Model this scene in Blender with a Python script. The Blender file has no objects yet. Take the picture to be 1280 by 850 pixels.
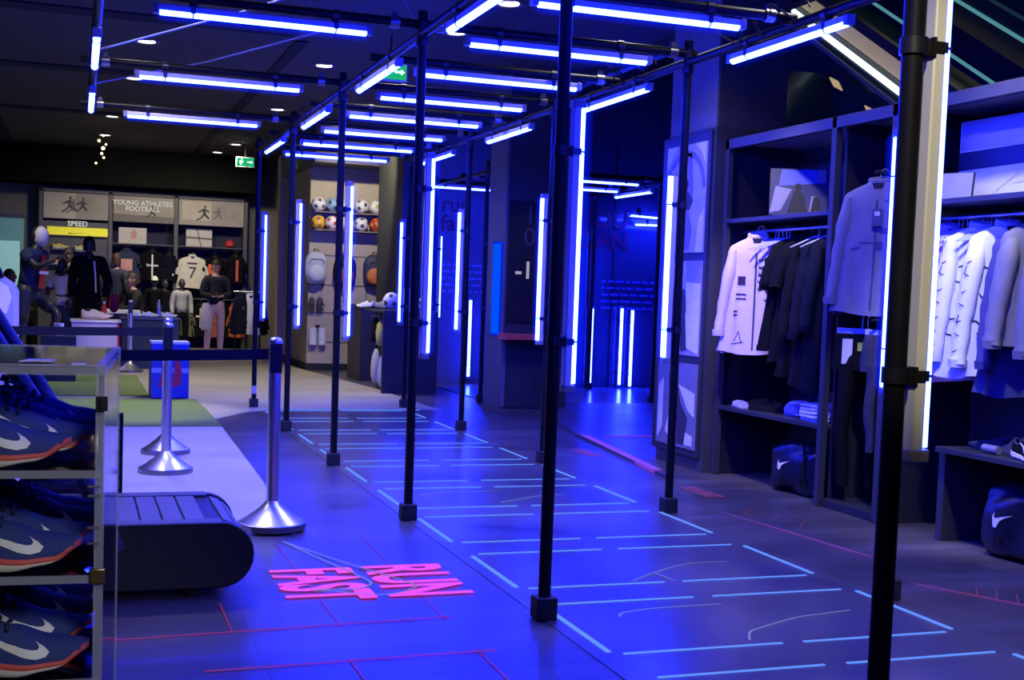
import bpy, bmesh, math, random
from mathutils import Vector, Matrix
import numpy as np
random.seed(7)
PI=math.pi
scene=bpy.context.scene
COL=scene.collection
V=Vector
# ---------------------------------------------------------------- camera
def make_camera():
    y,p,r=0.3389,-0.0655,0.0357
    f=V((math.sin(y)*math.cos(p),math.cos(y)*math.cos(p),math.sin(p)))
    rt=V((math.cos(y),-math.sin(y),0)); up=rt.cross(f)
    r2=rt*math.cos(r)+up*math.sin(r); u2=-rt*math.sin(r)+up*math.cos(r)
    c=bpy.data.cameras.new('camera'); o=bpy.data.objects.new('camera',c); COL.objects.link(o)
    o.matrix_world=Matrix(((r2.x,u2.x,-f.x,0),(r2.y,u2.y,-f.y,0),(r2.z,u2.z,-f.z,1.25),(0,0,0,1)))
    c.sensor_width=36; c.lens=1550.4*36/1280; c.shift_y=44/1280; c.clip_start=.05; c.clip_end=100
    scene.camera=o
make_camera()
scene.view_settings.view_transform='Standard'
scene.view_settings.look='None'
scene.view_settings.exposure=0
scene.cycles.use_denoising=True
scene.cycles.max_bounces=8
scene.cycles.diffuse_bounces=3
scene.cycles.glossy_bounces=4
scene.cycles.transparent_max_bounces=32
scene.cycles.transmission_bounces=6
scene.cycles.sample_clamp_indirect=6
scene.cycles.caustics_reflective=False
scene.cycles.caustics_refractive=False
w=bpy.data.worlds.new('world'); scene.world=w; w.use_nodes=True
w.node_tree.nodes['Background'].inputs[0].default_value=(.25,.25,.6,1)
w.node_tree.nodes['Background'].inputs[1].default_value=.012

# ---------------------------------------------------------------- materials
MATS={}
def mat(name,col=(.5,.5,.5),rough=.5,metal=0,var=.15,scale=14,bump=0,emit=None,estr=0,spec=.5,alpha=1,trans=0,col2=None,ior=1.45,coat=0,stretch=None):
    if name in MATS: return MATS[name]
    m=bpy.data.materials.new(name); m.use_nodes=True
    nt=m.node_tree; b=nt.nodes['Principled BSDF']; L=nt.links.new
    b.inputs['Roughness'].default_value=rough; b.inputs['Metallic'].default_value=metal
    b.inputs['Specular IOR Level'].default_value=spec; b.inputs['IOR'].default_value=ior
    b.inputs['Transmission Weight'].default_value=trans; b.inputs['Alpha'].default_value=alpha
    if coat: b.inputs['Coat Weight'].default_value=coat; b.inputs['Coat Roughness'].default_value=.1
    tc=nt.nodes.new('ShaderNodeTexCoord'); no=nt.nodes.new('ShaderNodeTexNoise')
    no.inputs['Scale'].default_value=scale; no.inputs['Detail'].default_value=4
    if stretch:
        mp=nt.nodes.new('ShaderNodeMapping'); mp.inputs['Scale'].default_value=stretch
        L(tc.outputs['Object'],mp.inputs[0]); L(mp.outputs[0],no.inputs[0])
    else: L(tc.outputs['Object'],no.inputs[0])
    mx=nt.nodes.new('ShaderNodeMix'); mx.data_type='RGBA'
    c2=col2 or tuple(min(1,c*(1+var)+.002) for c in col); c1=col if col2 else tuple(c*(1-var) for c in col)
    mx.inputs[6].default_value=(*c1,1); mx.inputs[7].default_value=(*c2,1)
    L(no.outputs[0],mx.inputs[0]); L(mx.outputs[2],b.inputs['Base Color'])
    if bump:
        bp=nt.nodes.new('ShaderNodeBump'); bp.inputs['Strength'].default_value=bump; bp.inputs['Distance'].default_value=.01
        L(no.outputs[0],bp.inputs['Height']); L(bp.outputs[0],b.inputs['Normal'])
    if emit:
        b.inputs['Emission Color'].default_value=(*emit,1); b.inputs['Emission Strength'].default_value=estr
    MATS[name]=m; return m
def floor_mat(name,c1,c2,rough,plank=None,mortar=(.02,.02,.02),scale=1.0,bump=.1,patch=.12):
    m=bpy.data.materials.new(name); m.use_nodes=True
    nt=m.node_tree; b=nt.nodes['Principled BSDF']; L=nt.links.new
    tc=nt.nodes.new('ShaderNodeTexCoord')
    no=nt.nodes.new('ShaderNodeTexNoise'); no.inputs['Scale'].default_value=2.2; no.inputs['Detail'].default_value=3; no.inputs['Roughness'].default_value=.5
    mp=nt.nodes.new('ShaderNodeMapping'); mp.inputs['Scale'].default_value=(.6,1.6,1) if plank else (1,1,1)
    L(tc.outputs['Object'],mp.inputs[0]); L(mp.outputs[0],no.inputs[0])
    mx=nt.nodes.new('ShaderNodeMix'); mx.data_type='RGBA'
    mx.inputs[6].default_value=(*c1,1); mx.inputs[7].default_value=(*c2,1)
    L(no.outputs[0],mx.inputs[0]); out=mx.outputs[2]
    if plank:
        br=nt.nodes.new('ShaderNodeTexBrick'); br.inputs['Scale'].default_value=scale
        br.inputs['Brick Width'].default_value=plank[0]; br.inputs['Row Height'].default_value=plank[1]
        br.inputs['Mortar Size'].default_value=.004; br.inputs['Color1'].default_value=(1,1,1,1); br.inputs['Color2'].default_value=(.72,.72,.72,1); br.inputs['Mortar'].default_value=(.35,.35,.35,1)
        L(tc.outputs['Object'],br.inputs[0])
        mu=nt.nodes.new('ShaderNodeMix'); mu.data_type='RGBA'; mu.blend_type='MULTIPLY'; mu.inputs[0].default_value=1
        L(out,mu.inputs[6]); L(br.outputs[0],mu.inputs[7]); out=mu.outputs[2]
    n2=nt.nodes.new('ShaderNodeTexNoise'); n2.inputs['Scale'].default_value=.9; n2.inputs['Detail'].default_value=1.5; n2.inputs['Roughness'].default_value=.6
    m2=nt.nodes.new('ShaderNodeMapping'); m2.inputs['Scale'].default_value=(.7,1.5,1); L(tc.outputs['Object'],m2.inputs[0]); L(m2.outputs[0],n2.inputs[0])
    r2=nt.nodes.new('ShaderNodeMapRange'); r2.inputs[1].default_value=.3; r2.inputs[2].default_value=.7; r2.inputs[3].default_value=1-patch; r2.inputs[4].default_value=1+patch
    L(n2.outputs[0],r2.inputs[0])
    m3=nt.nodes.new('ShaderNodeMix'); m3.data_type='RGBA'; m3.blend_type='MULTIPLY'; m3.inputs[0].default_value=1; L(out,m3.inputs[6]); L(r2.outputs[0],m3.inputs[7]); out=m3.outputs[2]
    L(out,b.inputs['Base Color'])
    rr=nt.nodes.new('ShaderNodeMapRange'); rr.inputs[3].default_value=rough*.75; rr.inputs[4].default_value=rough*1.3
    L(no.outputs[0],rr.inputs[0]); L(rr.outputs[0],b.inputs['Roughness'])
    bp=nt.nodes.new('ShaderNodeBump'); bp.inputs['Strength'].default_value=bump; bp.inputs['Distance'].default_value=.004
    L(no.outputs[0],bp.inputs['Height']); L(bp.outputs[0],b.inputs['Normal'])
    MATS[name]=m; return m
def emit_mat(name,col,s):
    if name in MATS: return MATS[name]
    m=bpy.data.materials.new(name); m.use_nodes=True; nt=m.node_tree
    nt.nodes.remove(nt.nodes['Principled BSDF']); e=nt.nodes.new('ShaderNodeEmission')
    e.inputs[0].default_value=(*col,1); e.inputs[1].default_value=s
    nt.links.new(e.outputs[0],nt.nodes['Material Output'].inputs[0]); MATS[name]=m; return m
def glass_mat(name,tint=(.9,.93,1),fac=.12,rough=.05):
    if name in MATS: return MATS[name]
    m=bpy.data.materials.new(name); m.use_nodes=True; nt=m.node_tree; L=nt.links.new
    nt.nodes.remove(nt.nodes['Principled BSDF'])
    t=nt.nodes.new('ShaderNodeBsdfTransparent'); t.inputs[0].default_value=(*tint,1)
    g=nt.nodes.new('ShaderNodeBsdfGlossy'); g.inputs[1].default_value=rough
    fr=nt.nodes.new('ShaderNodeFresnel'); fr.inputs[0].default_value=1.35
    ad=nt.nodes.new('ShaderNodeMath'); ad.operation='ADD'; ad.inputs[1].default_value=fac-.02; ad.use_clamp=True
    x=nt.nodes.new('ShaderNodeMixShader'); L(fr.outputs[0],ad.inputs[0]); L(ad.outputs[0],x.inputs[0])
    L(t.outputs[0],x.inputs[1]); L(g.outputs[0],x.inputs[2]); L(x.outputs[0],nt.nodes['Material Output'].inputs[0]); MATS[name]=m; return m

def halo_mat():  # blue halo imitating lens bloom, emitted by a shell around each tube
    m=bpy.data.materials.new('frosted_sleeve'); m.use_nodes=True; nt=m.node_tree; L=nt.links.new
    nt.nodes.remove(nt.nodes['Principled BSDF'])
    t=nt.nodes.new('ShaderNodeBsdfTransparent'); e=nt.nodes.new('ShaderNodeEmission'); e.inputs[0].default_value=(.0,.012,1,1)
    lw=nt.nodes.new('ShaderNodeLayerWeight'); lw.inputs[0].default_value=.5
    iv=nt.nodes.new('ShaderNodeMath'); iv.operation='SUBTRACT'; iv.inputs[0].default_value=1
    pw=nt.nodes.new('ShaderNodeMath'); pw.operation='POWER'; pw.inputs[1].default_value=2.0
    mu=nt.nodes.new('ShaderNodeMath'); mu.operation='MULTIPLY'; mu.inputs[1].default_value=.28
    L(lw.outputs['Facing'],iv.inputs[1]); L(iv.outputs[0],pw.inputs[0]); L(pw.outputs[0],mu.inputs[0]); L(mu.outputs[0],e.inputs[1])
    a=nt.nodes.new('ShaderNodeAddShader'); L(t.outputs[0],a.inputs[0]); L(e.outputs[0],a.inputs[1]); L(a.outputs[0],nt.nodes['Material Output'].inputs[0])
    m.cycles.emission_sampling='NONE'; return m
# ---------------------------------------------------------------- mesh builder
def frame_of(d):
    d=V(d).normalized(); a=V((0,0,1)) if abs(d.z)<.95 else V((1,0,0))
    x=a.cross(d).normalized(); return x,d.cross(x)
class MB:
    def __init__(s): s.v=[]; s.f=[]; s.mi=[]; s.cur=0
    def add(s,vs,fs):
        k=len(s.v); s.v+=[tuple(p) for p in vs]; s.f+=[tuple(i+k for i in f) for f in fs]; s.mi+=[s.cur]*len(fs); return s
    def box(s,c,d,R=None):
        c=V(c); vs=[]
        for z in (-.5,.5):
            for x,y in ((-.5,-.5),(.5,-.5),(.5,.5),(-.5,.5)):
                q=V((x*d[0],y*d[1],z*d[2])); vs.append((R@q if R else q)+c)
        return s.add(vs,[(3,2,1,0),(4,5,6,7),(0,1,5,4),(1,2,6,5),(2,3,7,6),(3,0,4,7)])
    def bb(s,a,b):
        return s.box([(a[i]+b[i])/2 for i in range(3)],[abs(b[i]-a[i]) for i in range(3)])
    def cyl(s,p0,p1,r0,r1=None,n=16,cap=True):
        return s.tube([p0,p1],[r0,r0 if r1 is None else r1],n,cap)
    def tube(s,pts,r,n=10,cap=True,sx=1,sy=1,closed=False):
        pts=[V(p) for p in pts]; m=len(pts); rs=r if isinstance(r,(list,tuple)) else [r]*m
        ds=[]
        for i in range(m):
            a=pts[i-1] if i>0 or closed else pts[i]; b=pts[(i+1)%m] if i<m-1 or closed else pts[i]
            d=(b-a); ds.append(d.normalized() if d.length>1e-9 else V((0,0,1)))
        x,y=frame_of(ds[0]); rings=[]
        for i in range(m):
            if i:
                q=ds[i-1].rotation_difference(ds[i]); x=q@x; y=q@y
            rings.append([pts[i]+(x*math.cos(2*PI*k/n)*sx+y*math.sin(2*PI*k/n)*sy)*rs[i] for k in range(n)])
        return s.loft(rings,cap and not closed,closed)
    def loft(s,rings,cap=True,closed=False):
        n=len(rings[0]); m=len(rings); vs=[p for r in rings for p in r]; fs=[]
        for i in range(m if closed else m-1):
            j=(i+1)%m
            for k in range(n): fs.append((i*n+k,i*n+(k+1)%n,j*n+(k+1)%n,j*n+k))
        if cap: fs.append(tuple(range(n-1,-1,-1))); fs.append(tuple((m-1)*n+k for k in range(n)))
        return s.add(vs,fs)
    def grid(s,fn,nu,nv):
        vs=[fn(i/nu,j/nv) for i in range(nu+1) for j in range(nv+1)]
        return s.add(vs,[(i*(nv+1)+j,(i+1)*(nv+1)+j,(i+1)*(nv+1)+j+1,i*(nv+1)+j+1) for i in range(nu) for j in range(nv)])
    def lathe(s,prof,n=24,c=(0,0,0),cap=True):
        c=V(c); return s.loft([[c+V((r*math.cos(2*PI*k/n),r*math.sin(2*PI*k/n),z)) for k in range(n)] for r,z in prof],cap)
    def ell(s,c,r,n=16,m=10,R=None):
        c=V(c); rings=[]
        for i in range(m+1):
            t=-PI/2+PI*i/m; cr=max(math.cos(t),1e-3)
            ring=[]
            for k in range(n):
                q=V((r[0]*cr*math.cos(2*PI*k/n),r[1]*cr*math.sin(2*PI*k/n),r[2]*math.sin(t))); ring.append(c+(R@q if R else q))
            rings.append(ring)
        return s.loft(rings,True)
    def prism(s,poly,h,M):
        n=len(poly); vs=[M@V((x,y,0)) for x,y in poly]+[M@V((x,y,h)) for x,y in poly]
        fs=[tuple(range(n-1,-1,-1)),tuple(range(n,2*n))]+[(i,(i+1)%n,n+(i+1)%n,n+i) for i in range(n)]
        return s.add(vs,fs)
    def build(s,name,m,parent=None,smooth=35,bev=0,sub=0):
        me=bpy.data.meshes.new(name); me.from_pydata(s.v,[],s.f); me.update()
        for x in (m if isinstance(m,(list,tuple)) else [m]): me.materials.append(x)
        if any(s.mi): me.polygons.foreach_set('material_index',s.mi)
        bm=bmesh.new(); bm.from_mesh(me); bmesh.ops.recalc_face_normals(bm,faces=bm.faces); bm.to_mesh(me); bm.free()
        if smooth: me.shade_smooth(); me.set_sharp_from_angle(angle=math.radians(smooth))
        o=bpy.data.objects.new(name,me); COL.objects.link(o)
        if parent is not None: o.parent=parent
        if bev:
            b=o.modifiers.new('bevel','BEVEL'); b.width=bev; b.segments=2; b.limit_method='ANGLE'; b.angle_limit=math.radians(40)
        if sub:
            b=o.modifiers.new('sub','SUBSURF'); b.levels=sub; b.render_levels=sub
        return o
def T(name,label,cat,loc=(0,0,0),rz=0,group=None,M=None):
    o=bpy.data.objects.new(name,None); COL.objects.link(o); o.empty_display_size=.1
    if M is not None: o.matrix_world=M
    else: o.location=loc; o.rotation_euler=(0,0,rz)
    return tag(o,label,cat,group)
def tag(o,label,cat,group=None):
    o['label']=label; o['category']=cat
    if group: o['group']=group
    return o
def struct(name,mb,m,parent=None,**k):
    o=mb.build(name,m,parent,**k)
    if parent is None: o['kind']='structure'
    return o
def dup(o,label=None,loc=None,rz=None,M=None):
    c=o.copy(); COL.objects.link(c)
    for ch in o.children:
        d=ch.copy(); COL.objects.link(d); d.parent=c
        for g in ch.children:
            e=g.copy(); COL.objects.link(e); e.parent=d
    if label: c['label']=label
    if M is not None: c.matrix_world=M
    if loc is not None: c.location=loc
    if rz is not None: c.rotation_euler=(0,0,rz)
    return c
_tcache={}
def text_geo(s,size,bold=0,align='CENTER',spacing=1):
    key=(s,size,bold,align,spacing)
    if key in _tcache: return _tcache[key]
    cu=bpy.data.curves.new('t','FONT'); cu.body=s; cu.size=size; cu.offset=bold; cu.align_x=align; cu.align_y='CENTER'; cu.resolution_u=3; cu.space_line=.85; cu.space_character=spacing
    o=bpy.data.objects.new('t',cu); COL.objects.link(o); dg=bpy.context.evaluated_depsgraph_get()
    me=o.evaluated_get(dg).to_mesh(); r=([tuple(v.co) for v in me.vertices],[tuple(p.vertices) for p in me.polygons])
    o.evaluated_get(dg).to_mesh_clear(); bpy.data.objects.remove(o); bpy.data.curves.remove(cu); _tcache[key]=r; return r
def add_text(mb,s,size,M,bold=0,align='CENTER',sx=1,sy=1,spacing=1,fn=None):
    v,f=text_geo(s,size,bold,align,spacing)
    mb.add([ (fn(M@V((x*sx,y*sy,0))) if fn else M@V((x*sx,y*sy,0))) for x,y,z in v],f); return mb
def basis(o,x,y,z=None):
    x=V(x).normalized(); y=V(y).normalized(); z=V(z).normalized() if z else x.cross(y)
    return Matrix(((x.x,y.x,z.x,o[0]),(x.y,y.y,z.y,o[1]),(x.z,y.z,z.z,o[2]),(0,0,0,1)))
SWO=[(.12,.37),(.045,.27),(0,.15),(.03,.045),(.11,0),(.22,.01),(.4,.085),(.6,.175),(.8,.268),(1,.36)]
SWI=[(.12,.37),(.095,.30),(.085,.23),(.1,.175),(.145,.15),(.22,.145),(.4,.19),(.6,.245),(.8,.302),(1,.361)]
def swoosh(mb,fn,ref=2,sub=3):
    A=[];B=[]
    for L,S in ((A,SWO),(B,SWI)):
        for i in range(len(S)-1):
            for k in range(sub): t=k/sub; L.append((S[i][0]*(1-t)+S[i+1][0]*t,S[i][1]*(1-t)+S[i+1][1]*t))
        L.append(S[-1])
    vs=[];fs=[];n=ref+1
    for a,b in zip(A,B):
        for j in range(n): t=j/ref; vs.append(fn(a[0]*(1-t)+b[0]*t,a[1]*(1-t)+b[1]*t))
    for i in range(len(A)-1):
        for j in range(ref): fs.append((i*n+j,(i+1)*n+j,(i+1)*n+j+1,i*n+j+1))
    mb.add(vs,fs); return mb
def light(name,kind,loc,energy,col=(1,1,1),target=None,size=.2,spot=60,blend=.6):
    l=bpy.data.lights.new(name,kind); l.energy=energy; l.color=col
    if kind=='SPOT': l.spot_size=math.radians(spot); l.spot_blend=blend; l.shadow_soft_size=size
    elif kind=='AREA': l.size=size
    else: l.shadow_soft_size=size
    o=bpy.data.objects.new(name,l); COL.objects.link(o); o.location=loc
    if target is not None: o.rotation_euler=(V(target)-V(loc)).to_track_quat('-Z','Y').to_euler()
    return o
# shared materials
black=mat('black_paint',(.008,.008,.01),.4,var=.3,spec=.22)
dblack=mat('matte_black',(.008,.008,.01),.7)
dgrey=mat('dark_grey',(.05,.05,.055),.5)
mgrey=mat('mid_grey',(.18,.18,.19),.55)
white=mat('white_matte',(.75,.75,.76),.6,var=.06)
steel=mat('brushed_steel',(.8,.8,.82),.34,1,var=.08,scale=60)
navy=mat('navy_cloth',(.02,.028,.07),.85,scale=60)
red=mat('red_cloth',(.5,.03,.03),.7)
TUBE=emit_mat('blue_tube_glow',(.0082,.017,1),165)
STRIP=emit_mat('floor_strip_glow',(.11,.26,1),1.15)
PINK=mat('pink_projection',(.09,.085,.09),.5,emit=(.82,.04,.30),estr=.95)
REDL=mat('red_laser',(.1,.09,.1),.5,emit=(.6,.04,.08),estr=.24)
PALE=emit_mat('pale_projection',(.3,.35,1),.6)
# ================================================================ the setting
FM=floor_mat('dark_plank_floor',(.06,.054,.058),(.115,.102,.105),.33,(1.2,.16),patch=.38)
F2=floor_mat('beige_vinyl',(.33,.30,.22),(.42,.385,.29),.42)
m=MB(); m.bb((-8,-4,-.1),(12,27,0)); struct('floor',m,FM,smooth=0)
m=MB(); m.prism([(-8,11.15),(.95,11.15),(1.6,12.28),(1.9,12.5),(3.5,12.55),(3.62,12.4),(3.55,15.2),(3.2,18.9),(3.2,26),(-8,26)],.004,Matrix.Identity(4)); struct('floor_beige',m,F2,smooth=0)
LM=floor_mat('lane_vinyl',(.06,.056,.062),(.115,.108,.115),.3,patch=.3,bump=.015)
m=MB(); m.bb((1.71,-1,0),(3.31,12.5,.003)); struct('floor_lane',m,LM,smooth=0)
m=MB(); m.prism([(-3,6.2),(1.06,6.2),(1.13,8),(1.2,10.92),(-3,10.92)],.012,Matrix.Identity(4)); struct('floor_platform',m,floor_mat('pale_vinyl',(.5,.48,.5),(.58,.56,.58),.38),smooth=0)
TM=mat('artificial_turf',(.10,.16,.035),.9,scale=300,bump=.5,col2=(.2,.27,.08))
m=MB(); m.bb((-3,10.96,0),(1.21,13.5,.014)); tag(m.build('turf_mat',TM),'green artificial turf mat behind the pale platform','turf mat')
m=MB(); m.bb((-3,13.9,0),(.75,16.9,.014)); tag(m.build('turf_mat',TM),'strip of green turf beyond the blue shoe box','turf mat')
# second raised floor beyond the right row of posts
m=MB(); m.prism([(3.9,7.75),(4.24,10.25),(4.9,13.2),(9.5,13.2),(9.5,8.75),(4.3,8.75)],.02,Matrix.Identity(4)); struct('floor_ramp',m,floor_mat('ramp_vinyl',(.06,.055,.07),(.09,.08,.1),.35),smooth=0)
m=MB(); m.bb((4.45,13.1,0),(9.5,15.58,.012)); struct('floor_gloss',m,floor_mat('gloss_floor',(.12,.13,.17),(.15,.16,.2),.2,bump=.02),smooth=0)
CM=mat('ceiling_dark',(.05,.045,.042),.8,var=.2,scale=3)
m=MB(); m.bb((-8,-4,3.6),(5.15,27,3.7)); struct('ceiling',m,CM,smooth=0)
m=MB(); m.bb((5.15,-4,5.6),(12,27,5.7)); struct('ceiling_upper',m,mat('ceiling_upper',(.035,.035,.04),.8),smooth=0)
m=MB(); m.bb((5.05,-4,3.5),(5.15,16.2,5.6)); struct('wall_fascia',m,dgrey,smooth=0)
gr=mat('ceiling_groove',(.006,.006,.008),.9)
for i,(y,hh) in enumerate(((7.4,.18),(9.1,.14),(11.6,.3),(14.8,.3),(18.6,.3))):
    m=MB(); m.bb((-8,y,3.585),(1.9,y+hh,3.6)); struct('trim_ceiling_%d'%(i+1),m,gr,smooth=0)
for i,x in enumerate((-1.2,1.95)):
    m=MB(); m.bb((x,12.1,3.585),(x+.12,25,3.6)); struct('trim_ceiling_%d'%(i+6),m,gr,smooth=0)
m=MB(); m.bb((-8,24.7,0),(4,24.9,3.6)); struct('wall_back',m,mat('wall_warm_grey',(.16,.15,.13),.8),smooth=0)
m=MB(); m.bb((-8,23.6,2.95),(3.3,24.68,3.6)); struct('wall_bulkhead',m,mat('bulkhead_black',(.006,.006,.005),.9,spec=.08),smooth=0)
m=MB(); m.bb((-8,-4,0),(-7.9,25,3.6)); struct('wall_left',m,dgrey,smooth=0)
m=MB(); m.bb((-8,-4,0),(12,-3.9,5.7)); struct('wall_rear',m,dblack,smooth=0)
m=MB(); m.bb((9.5,-4,0),(9.6,27,5.7)); struct('wall_right',m,mat('wall_void',(.02,.02,.025),.6),smooth=0)
bw=mat('gloss_panel',(.05,.055,.09),.14,var=.1,scale=3)
m=MB(); m.bb((4.55,16.3,0),(5.45,16.4,3.6)); struct('wall_back_grey',m,mat('wall_printed',(.13,.13,.14),.6),smooth=0)
m=MB(); m.bb((5.45,15.62,0),(9.5,15.75,5.6)); struct('wall_back_gloss',m,bw,smooth=0)
for i,x in enumerate((6.0,6.9,7.8,8.7)):
    m=MB(); m.bb((x,15.605,0),(x+.012,15.62,3.4)); struct('trim_%d'%(20+i),m,dblack,smooth=0)
# column with the level sign
cg=mat('column_paint',(.15,.15,.155),.4); cd=mat('column_dark',(.055,.055,.06),.35)
m=MB(); m.bb((4.35,12.72,0),(5.12,13.3,3.6)); m.cur=1; m.bb((4.37,12.70,.012),(5.12,12.72,3.6)); struct('pillar_far',m,[cg,cd],smooth=0)
m=MB(); m.bb((4.35,12.685,.02),(4.39,12.7,.75)); struct('trim_10',m,mgrey,smooth=0)
m=MB(); m.bb((4.3,12.45,.76),(5.12,12.7,.82)); o=m.build('ledge',mat('red_laminate',(.75,.12,.08),.4),bev=.004); tag(o,'red laminated ledge on the front of the dark level column','ledge')
s=T('level_sign','dark sign board reading -1 on the column behind the lane','sign',(4.58,12.68,0))
m=MB(); m.bb((-.2,-.012,.95),(.3,.02,2.25)); m.build('board',dblack,s)
m=MB(); add_text(m,'-1',.26,basis((-.02,-.016,1.5),(1,0,0),(0,0,1)),.004); m.build('level_number',emit_mat('sign_white',(.6,.6,.9),.55),s)
m=MB(); add_text(m,'1\n0',.28,basis((.03,-.016,1.98),(1,0,0),(0,0,1)),.0); m.build('faint_numbers',mat('faint_print',(.06,.06,.09),.5),s)
o=T('blue_light_box','broad dim blue light panel on the side of the level column','light panel',(4.348,12.93,0)); m=MB(); m.bb((-.012,-.15,.79),(.0,.15,1.81)); m.build('case',emit_mat('panel_blue_dim',(0,.02,1),.8),o); m=MB(); m.bb((-.016,-.13,.81),(-.01,.13,1.79)); m.build('diffuser',emit_mat('panel_blue',(0,.085,1),.95),o)
# pillar with posters (right)
pg=mat('pillar_grey',(.16,.16,.17),.6); pb=mat('pillar_frame',(.03,.03,.035),.4)
m=MB(); m.bb((4.3,8.0,2.5),(4.86,8.72,5.6)); m.cur=1; m.bb((4.31,7.985,2.4),(4.86,8.0,5.6)); m.bb((4.3,7.985,0),(4.86,8.74,2.5)); struct('pillar_poster',m,[pg,cd],smooth=0)
m=MB(); m.bb((4.28,8.02,.1),(4.3,8.78,2.48)); struct('trim_11',m,pb,smooth=0)
def poster(name,label,y0,y1,z0,z1,base,shapes):
    o=T(name,label,'poster',(4.276,(y0+y1)/2,(z0+z1)/2))
    w,h=y1-y0,z1-z0
    m=MB(); m.bb((-.004,-w/2,-h/2),(.003,w/2,h/2)); m.build('sheet',base,o)
    M=basis((-.005,0,0),(0,-1,0),(0,0,1))
    for k,(nm,mt,polys) in enumerate(shapes):
        m=MB()
        for p in polys: m.prism([(x*w,z*h) for x,z in p],.0012*(k+1),M)
        m.build(nm,mt,o)
def arc(cx,cy,r,a0,a1,wd,n=16,ry=1):
    out=[(cx+r*math.cos(a0+(a1-a0)*i/n),cy+ry*r*math.sin(a0+(a1-a0)*i/n)) for i in range(n+1)]
    return out+[(cx+(r-wd)*math.cos(a1+(a0-a1)*i/n),cy+ry*(r-wd)*math.sin(a1+(a0-a1)*i/n)) for i in range(n+1)]
def circ(cx,cy,r,ry=None,n=14): ry=ry or r; return [(cx+r*math.cos(2*PI*i/n),cy+ry*math.sin(2*PI*i/n)) for i in range(n)]
p_dark=mat('print_dark',(.04,.04,.05),.6); p_mid=mat('print_mid',(.2,.2,.24),.6); p_lt=mat('print_light',(.45,.45,.5),.6,var=.3,scale=8); p_wh=mat('print_white',(.8,.8,.85),.6)
poster('wall_poster','tall poster of a cap-wearing athlete under curved beams, top of the pillar',8.06,8.7,1.6,2.4,p_lt,[
 ('print_sky',p_wh,[[(-.48,.5),(-.48,.3),(-.3,.44),(-.22,.5)],[(.48,.5),(.2,.5),(.36,.42),(.48,.3)],[(.3,-.5),(.48,-.5),(.48,-.1),(.36,-.2)]]),
 ('print_beams',p_mid,[arc(0,.05,.5,.1,PI-.1,.07,18,.8),[(.02,.42),(.14,.42),(.2,0),(.12,0)]]),
 ('print_figure',p_dark,[circ(-.02,.13,.1,.075),[(-.16,.05),(.08,.07),(.2,-.02),(.12,-.1),(-.1,-.12),(-.22,-.04)]]),
 ('print_shirt',p_mid,[[(-.2,-.08),(.1,-.12),(.2,-.28),(.14,-.46),(-.34,-.46),(-.3,-.25)]])])
poster('wall_poster','middle pillar poster of standing legs in patterned shorts',8.06,8.7,.84,1.54,mat('print_blue',(.3,.3,.4),.6),[
 ('print_ground',p_wh,[[(.1,.28),(.48,.26),(.48,-.48),(.18,-.42),(.1,-.1)],[(-.4,-.3),(-.2,-.34),(-.2,-.42),(-.4,-.4)]]),
 ('print_legs',p_dark,[[(-.3,.2),(.12,.2),(.16,-.05),(-.3,-.05)],[(-.28,-.05),(-.12,-.05),(-.12,-.44),(-.24,-.44)],[(-.02,-.05),(.14,-.05),(.2,-.44),(.06,-.46)]]),
 ('print_shirt',p_lt,[[(-.2,.2),(.12,.2),(.14,.48),(-.18,.48)]])])
poster('wall_poster','bottom pillar poster of a dark bending figure on white triangles',8.06,8.7,.15,.78,mat('print_grey',(.2,.2,.23),.6),[
 ('print_triangles',p_wh,[[(.05,.24),(.46,.16),(.46,-.12),(.3,-.05)],[(-.46,.2),(-.34,.3),(-.34,-.3),(-.46,-.44)],[(-.16,-.1),(.04,-.22),(-.1,-.44),(-.26,-.34)],[(.2,-.3),(.44,-.34),(.44,-.46),(.18,-.46)]]),
 ('print_figure',p_dark,[circ(-.1,.34,.1,.09),[(-.2,.28),(.02,.27),(.12,.02),(.3,-.14),(.24,-.46),(.06,-.46),(.04,-.18),(-.12,-.02)]])])
# ceiling slots for downlights
def downlight(x,y,label,r=.095,s=9,col=(1,.86,.68),z=3.6,cat='ceiling light'):
    o=T('downlight',label,cat,(x,y,z),0,'ceiling downlights')
    m=MB(); m.lathe([(r*1.35,-.012),(r*1.35,0),(r*.9,0),(r*.9,-.012)],20,cap=False); m.build('ring',mgrey,o)
    m=MB(); m.lathe([(r*.2,-.004),(r*.9,-.004),(r*.9,-.001)],20); m.build('lamp',emit_mat('lamp_%d_%d'%(s,int(col[2]*100)),col,s),o)
for a in ((.62,12.9,'white downlight over the turf, left of the frame'),(3.28,9.7,'downlight between the first and second rows of lane tubes'),(3.22,11.0,'downlight beside the third overhead lane tube'),
 (2.45,13.3,'downlight above the far end of the lane'),(2.5,16.9,'downlight before the ball alcove'),(2.5,21.5,'downlight near the green exit sign, back of shop'),(2.35,23.0,'farthest downlight by the bulkhead'),
 (.6,15.3,'small downlight behind the one over the turf'),(.45,19.0,'downlight above the shoe table'),(.4,21.5,'dim downlight above the mannequins'),(5.4,7.1,'round downlight over the escalator'),(3.5,17.8,'downlight in front of the black ball stand')):
    downlight(a[0],a[1],a[2],z=5.6 if a[0]>5.2 else 3.6)
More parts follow.
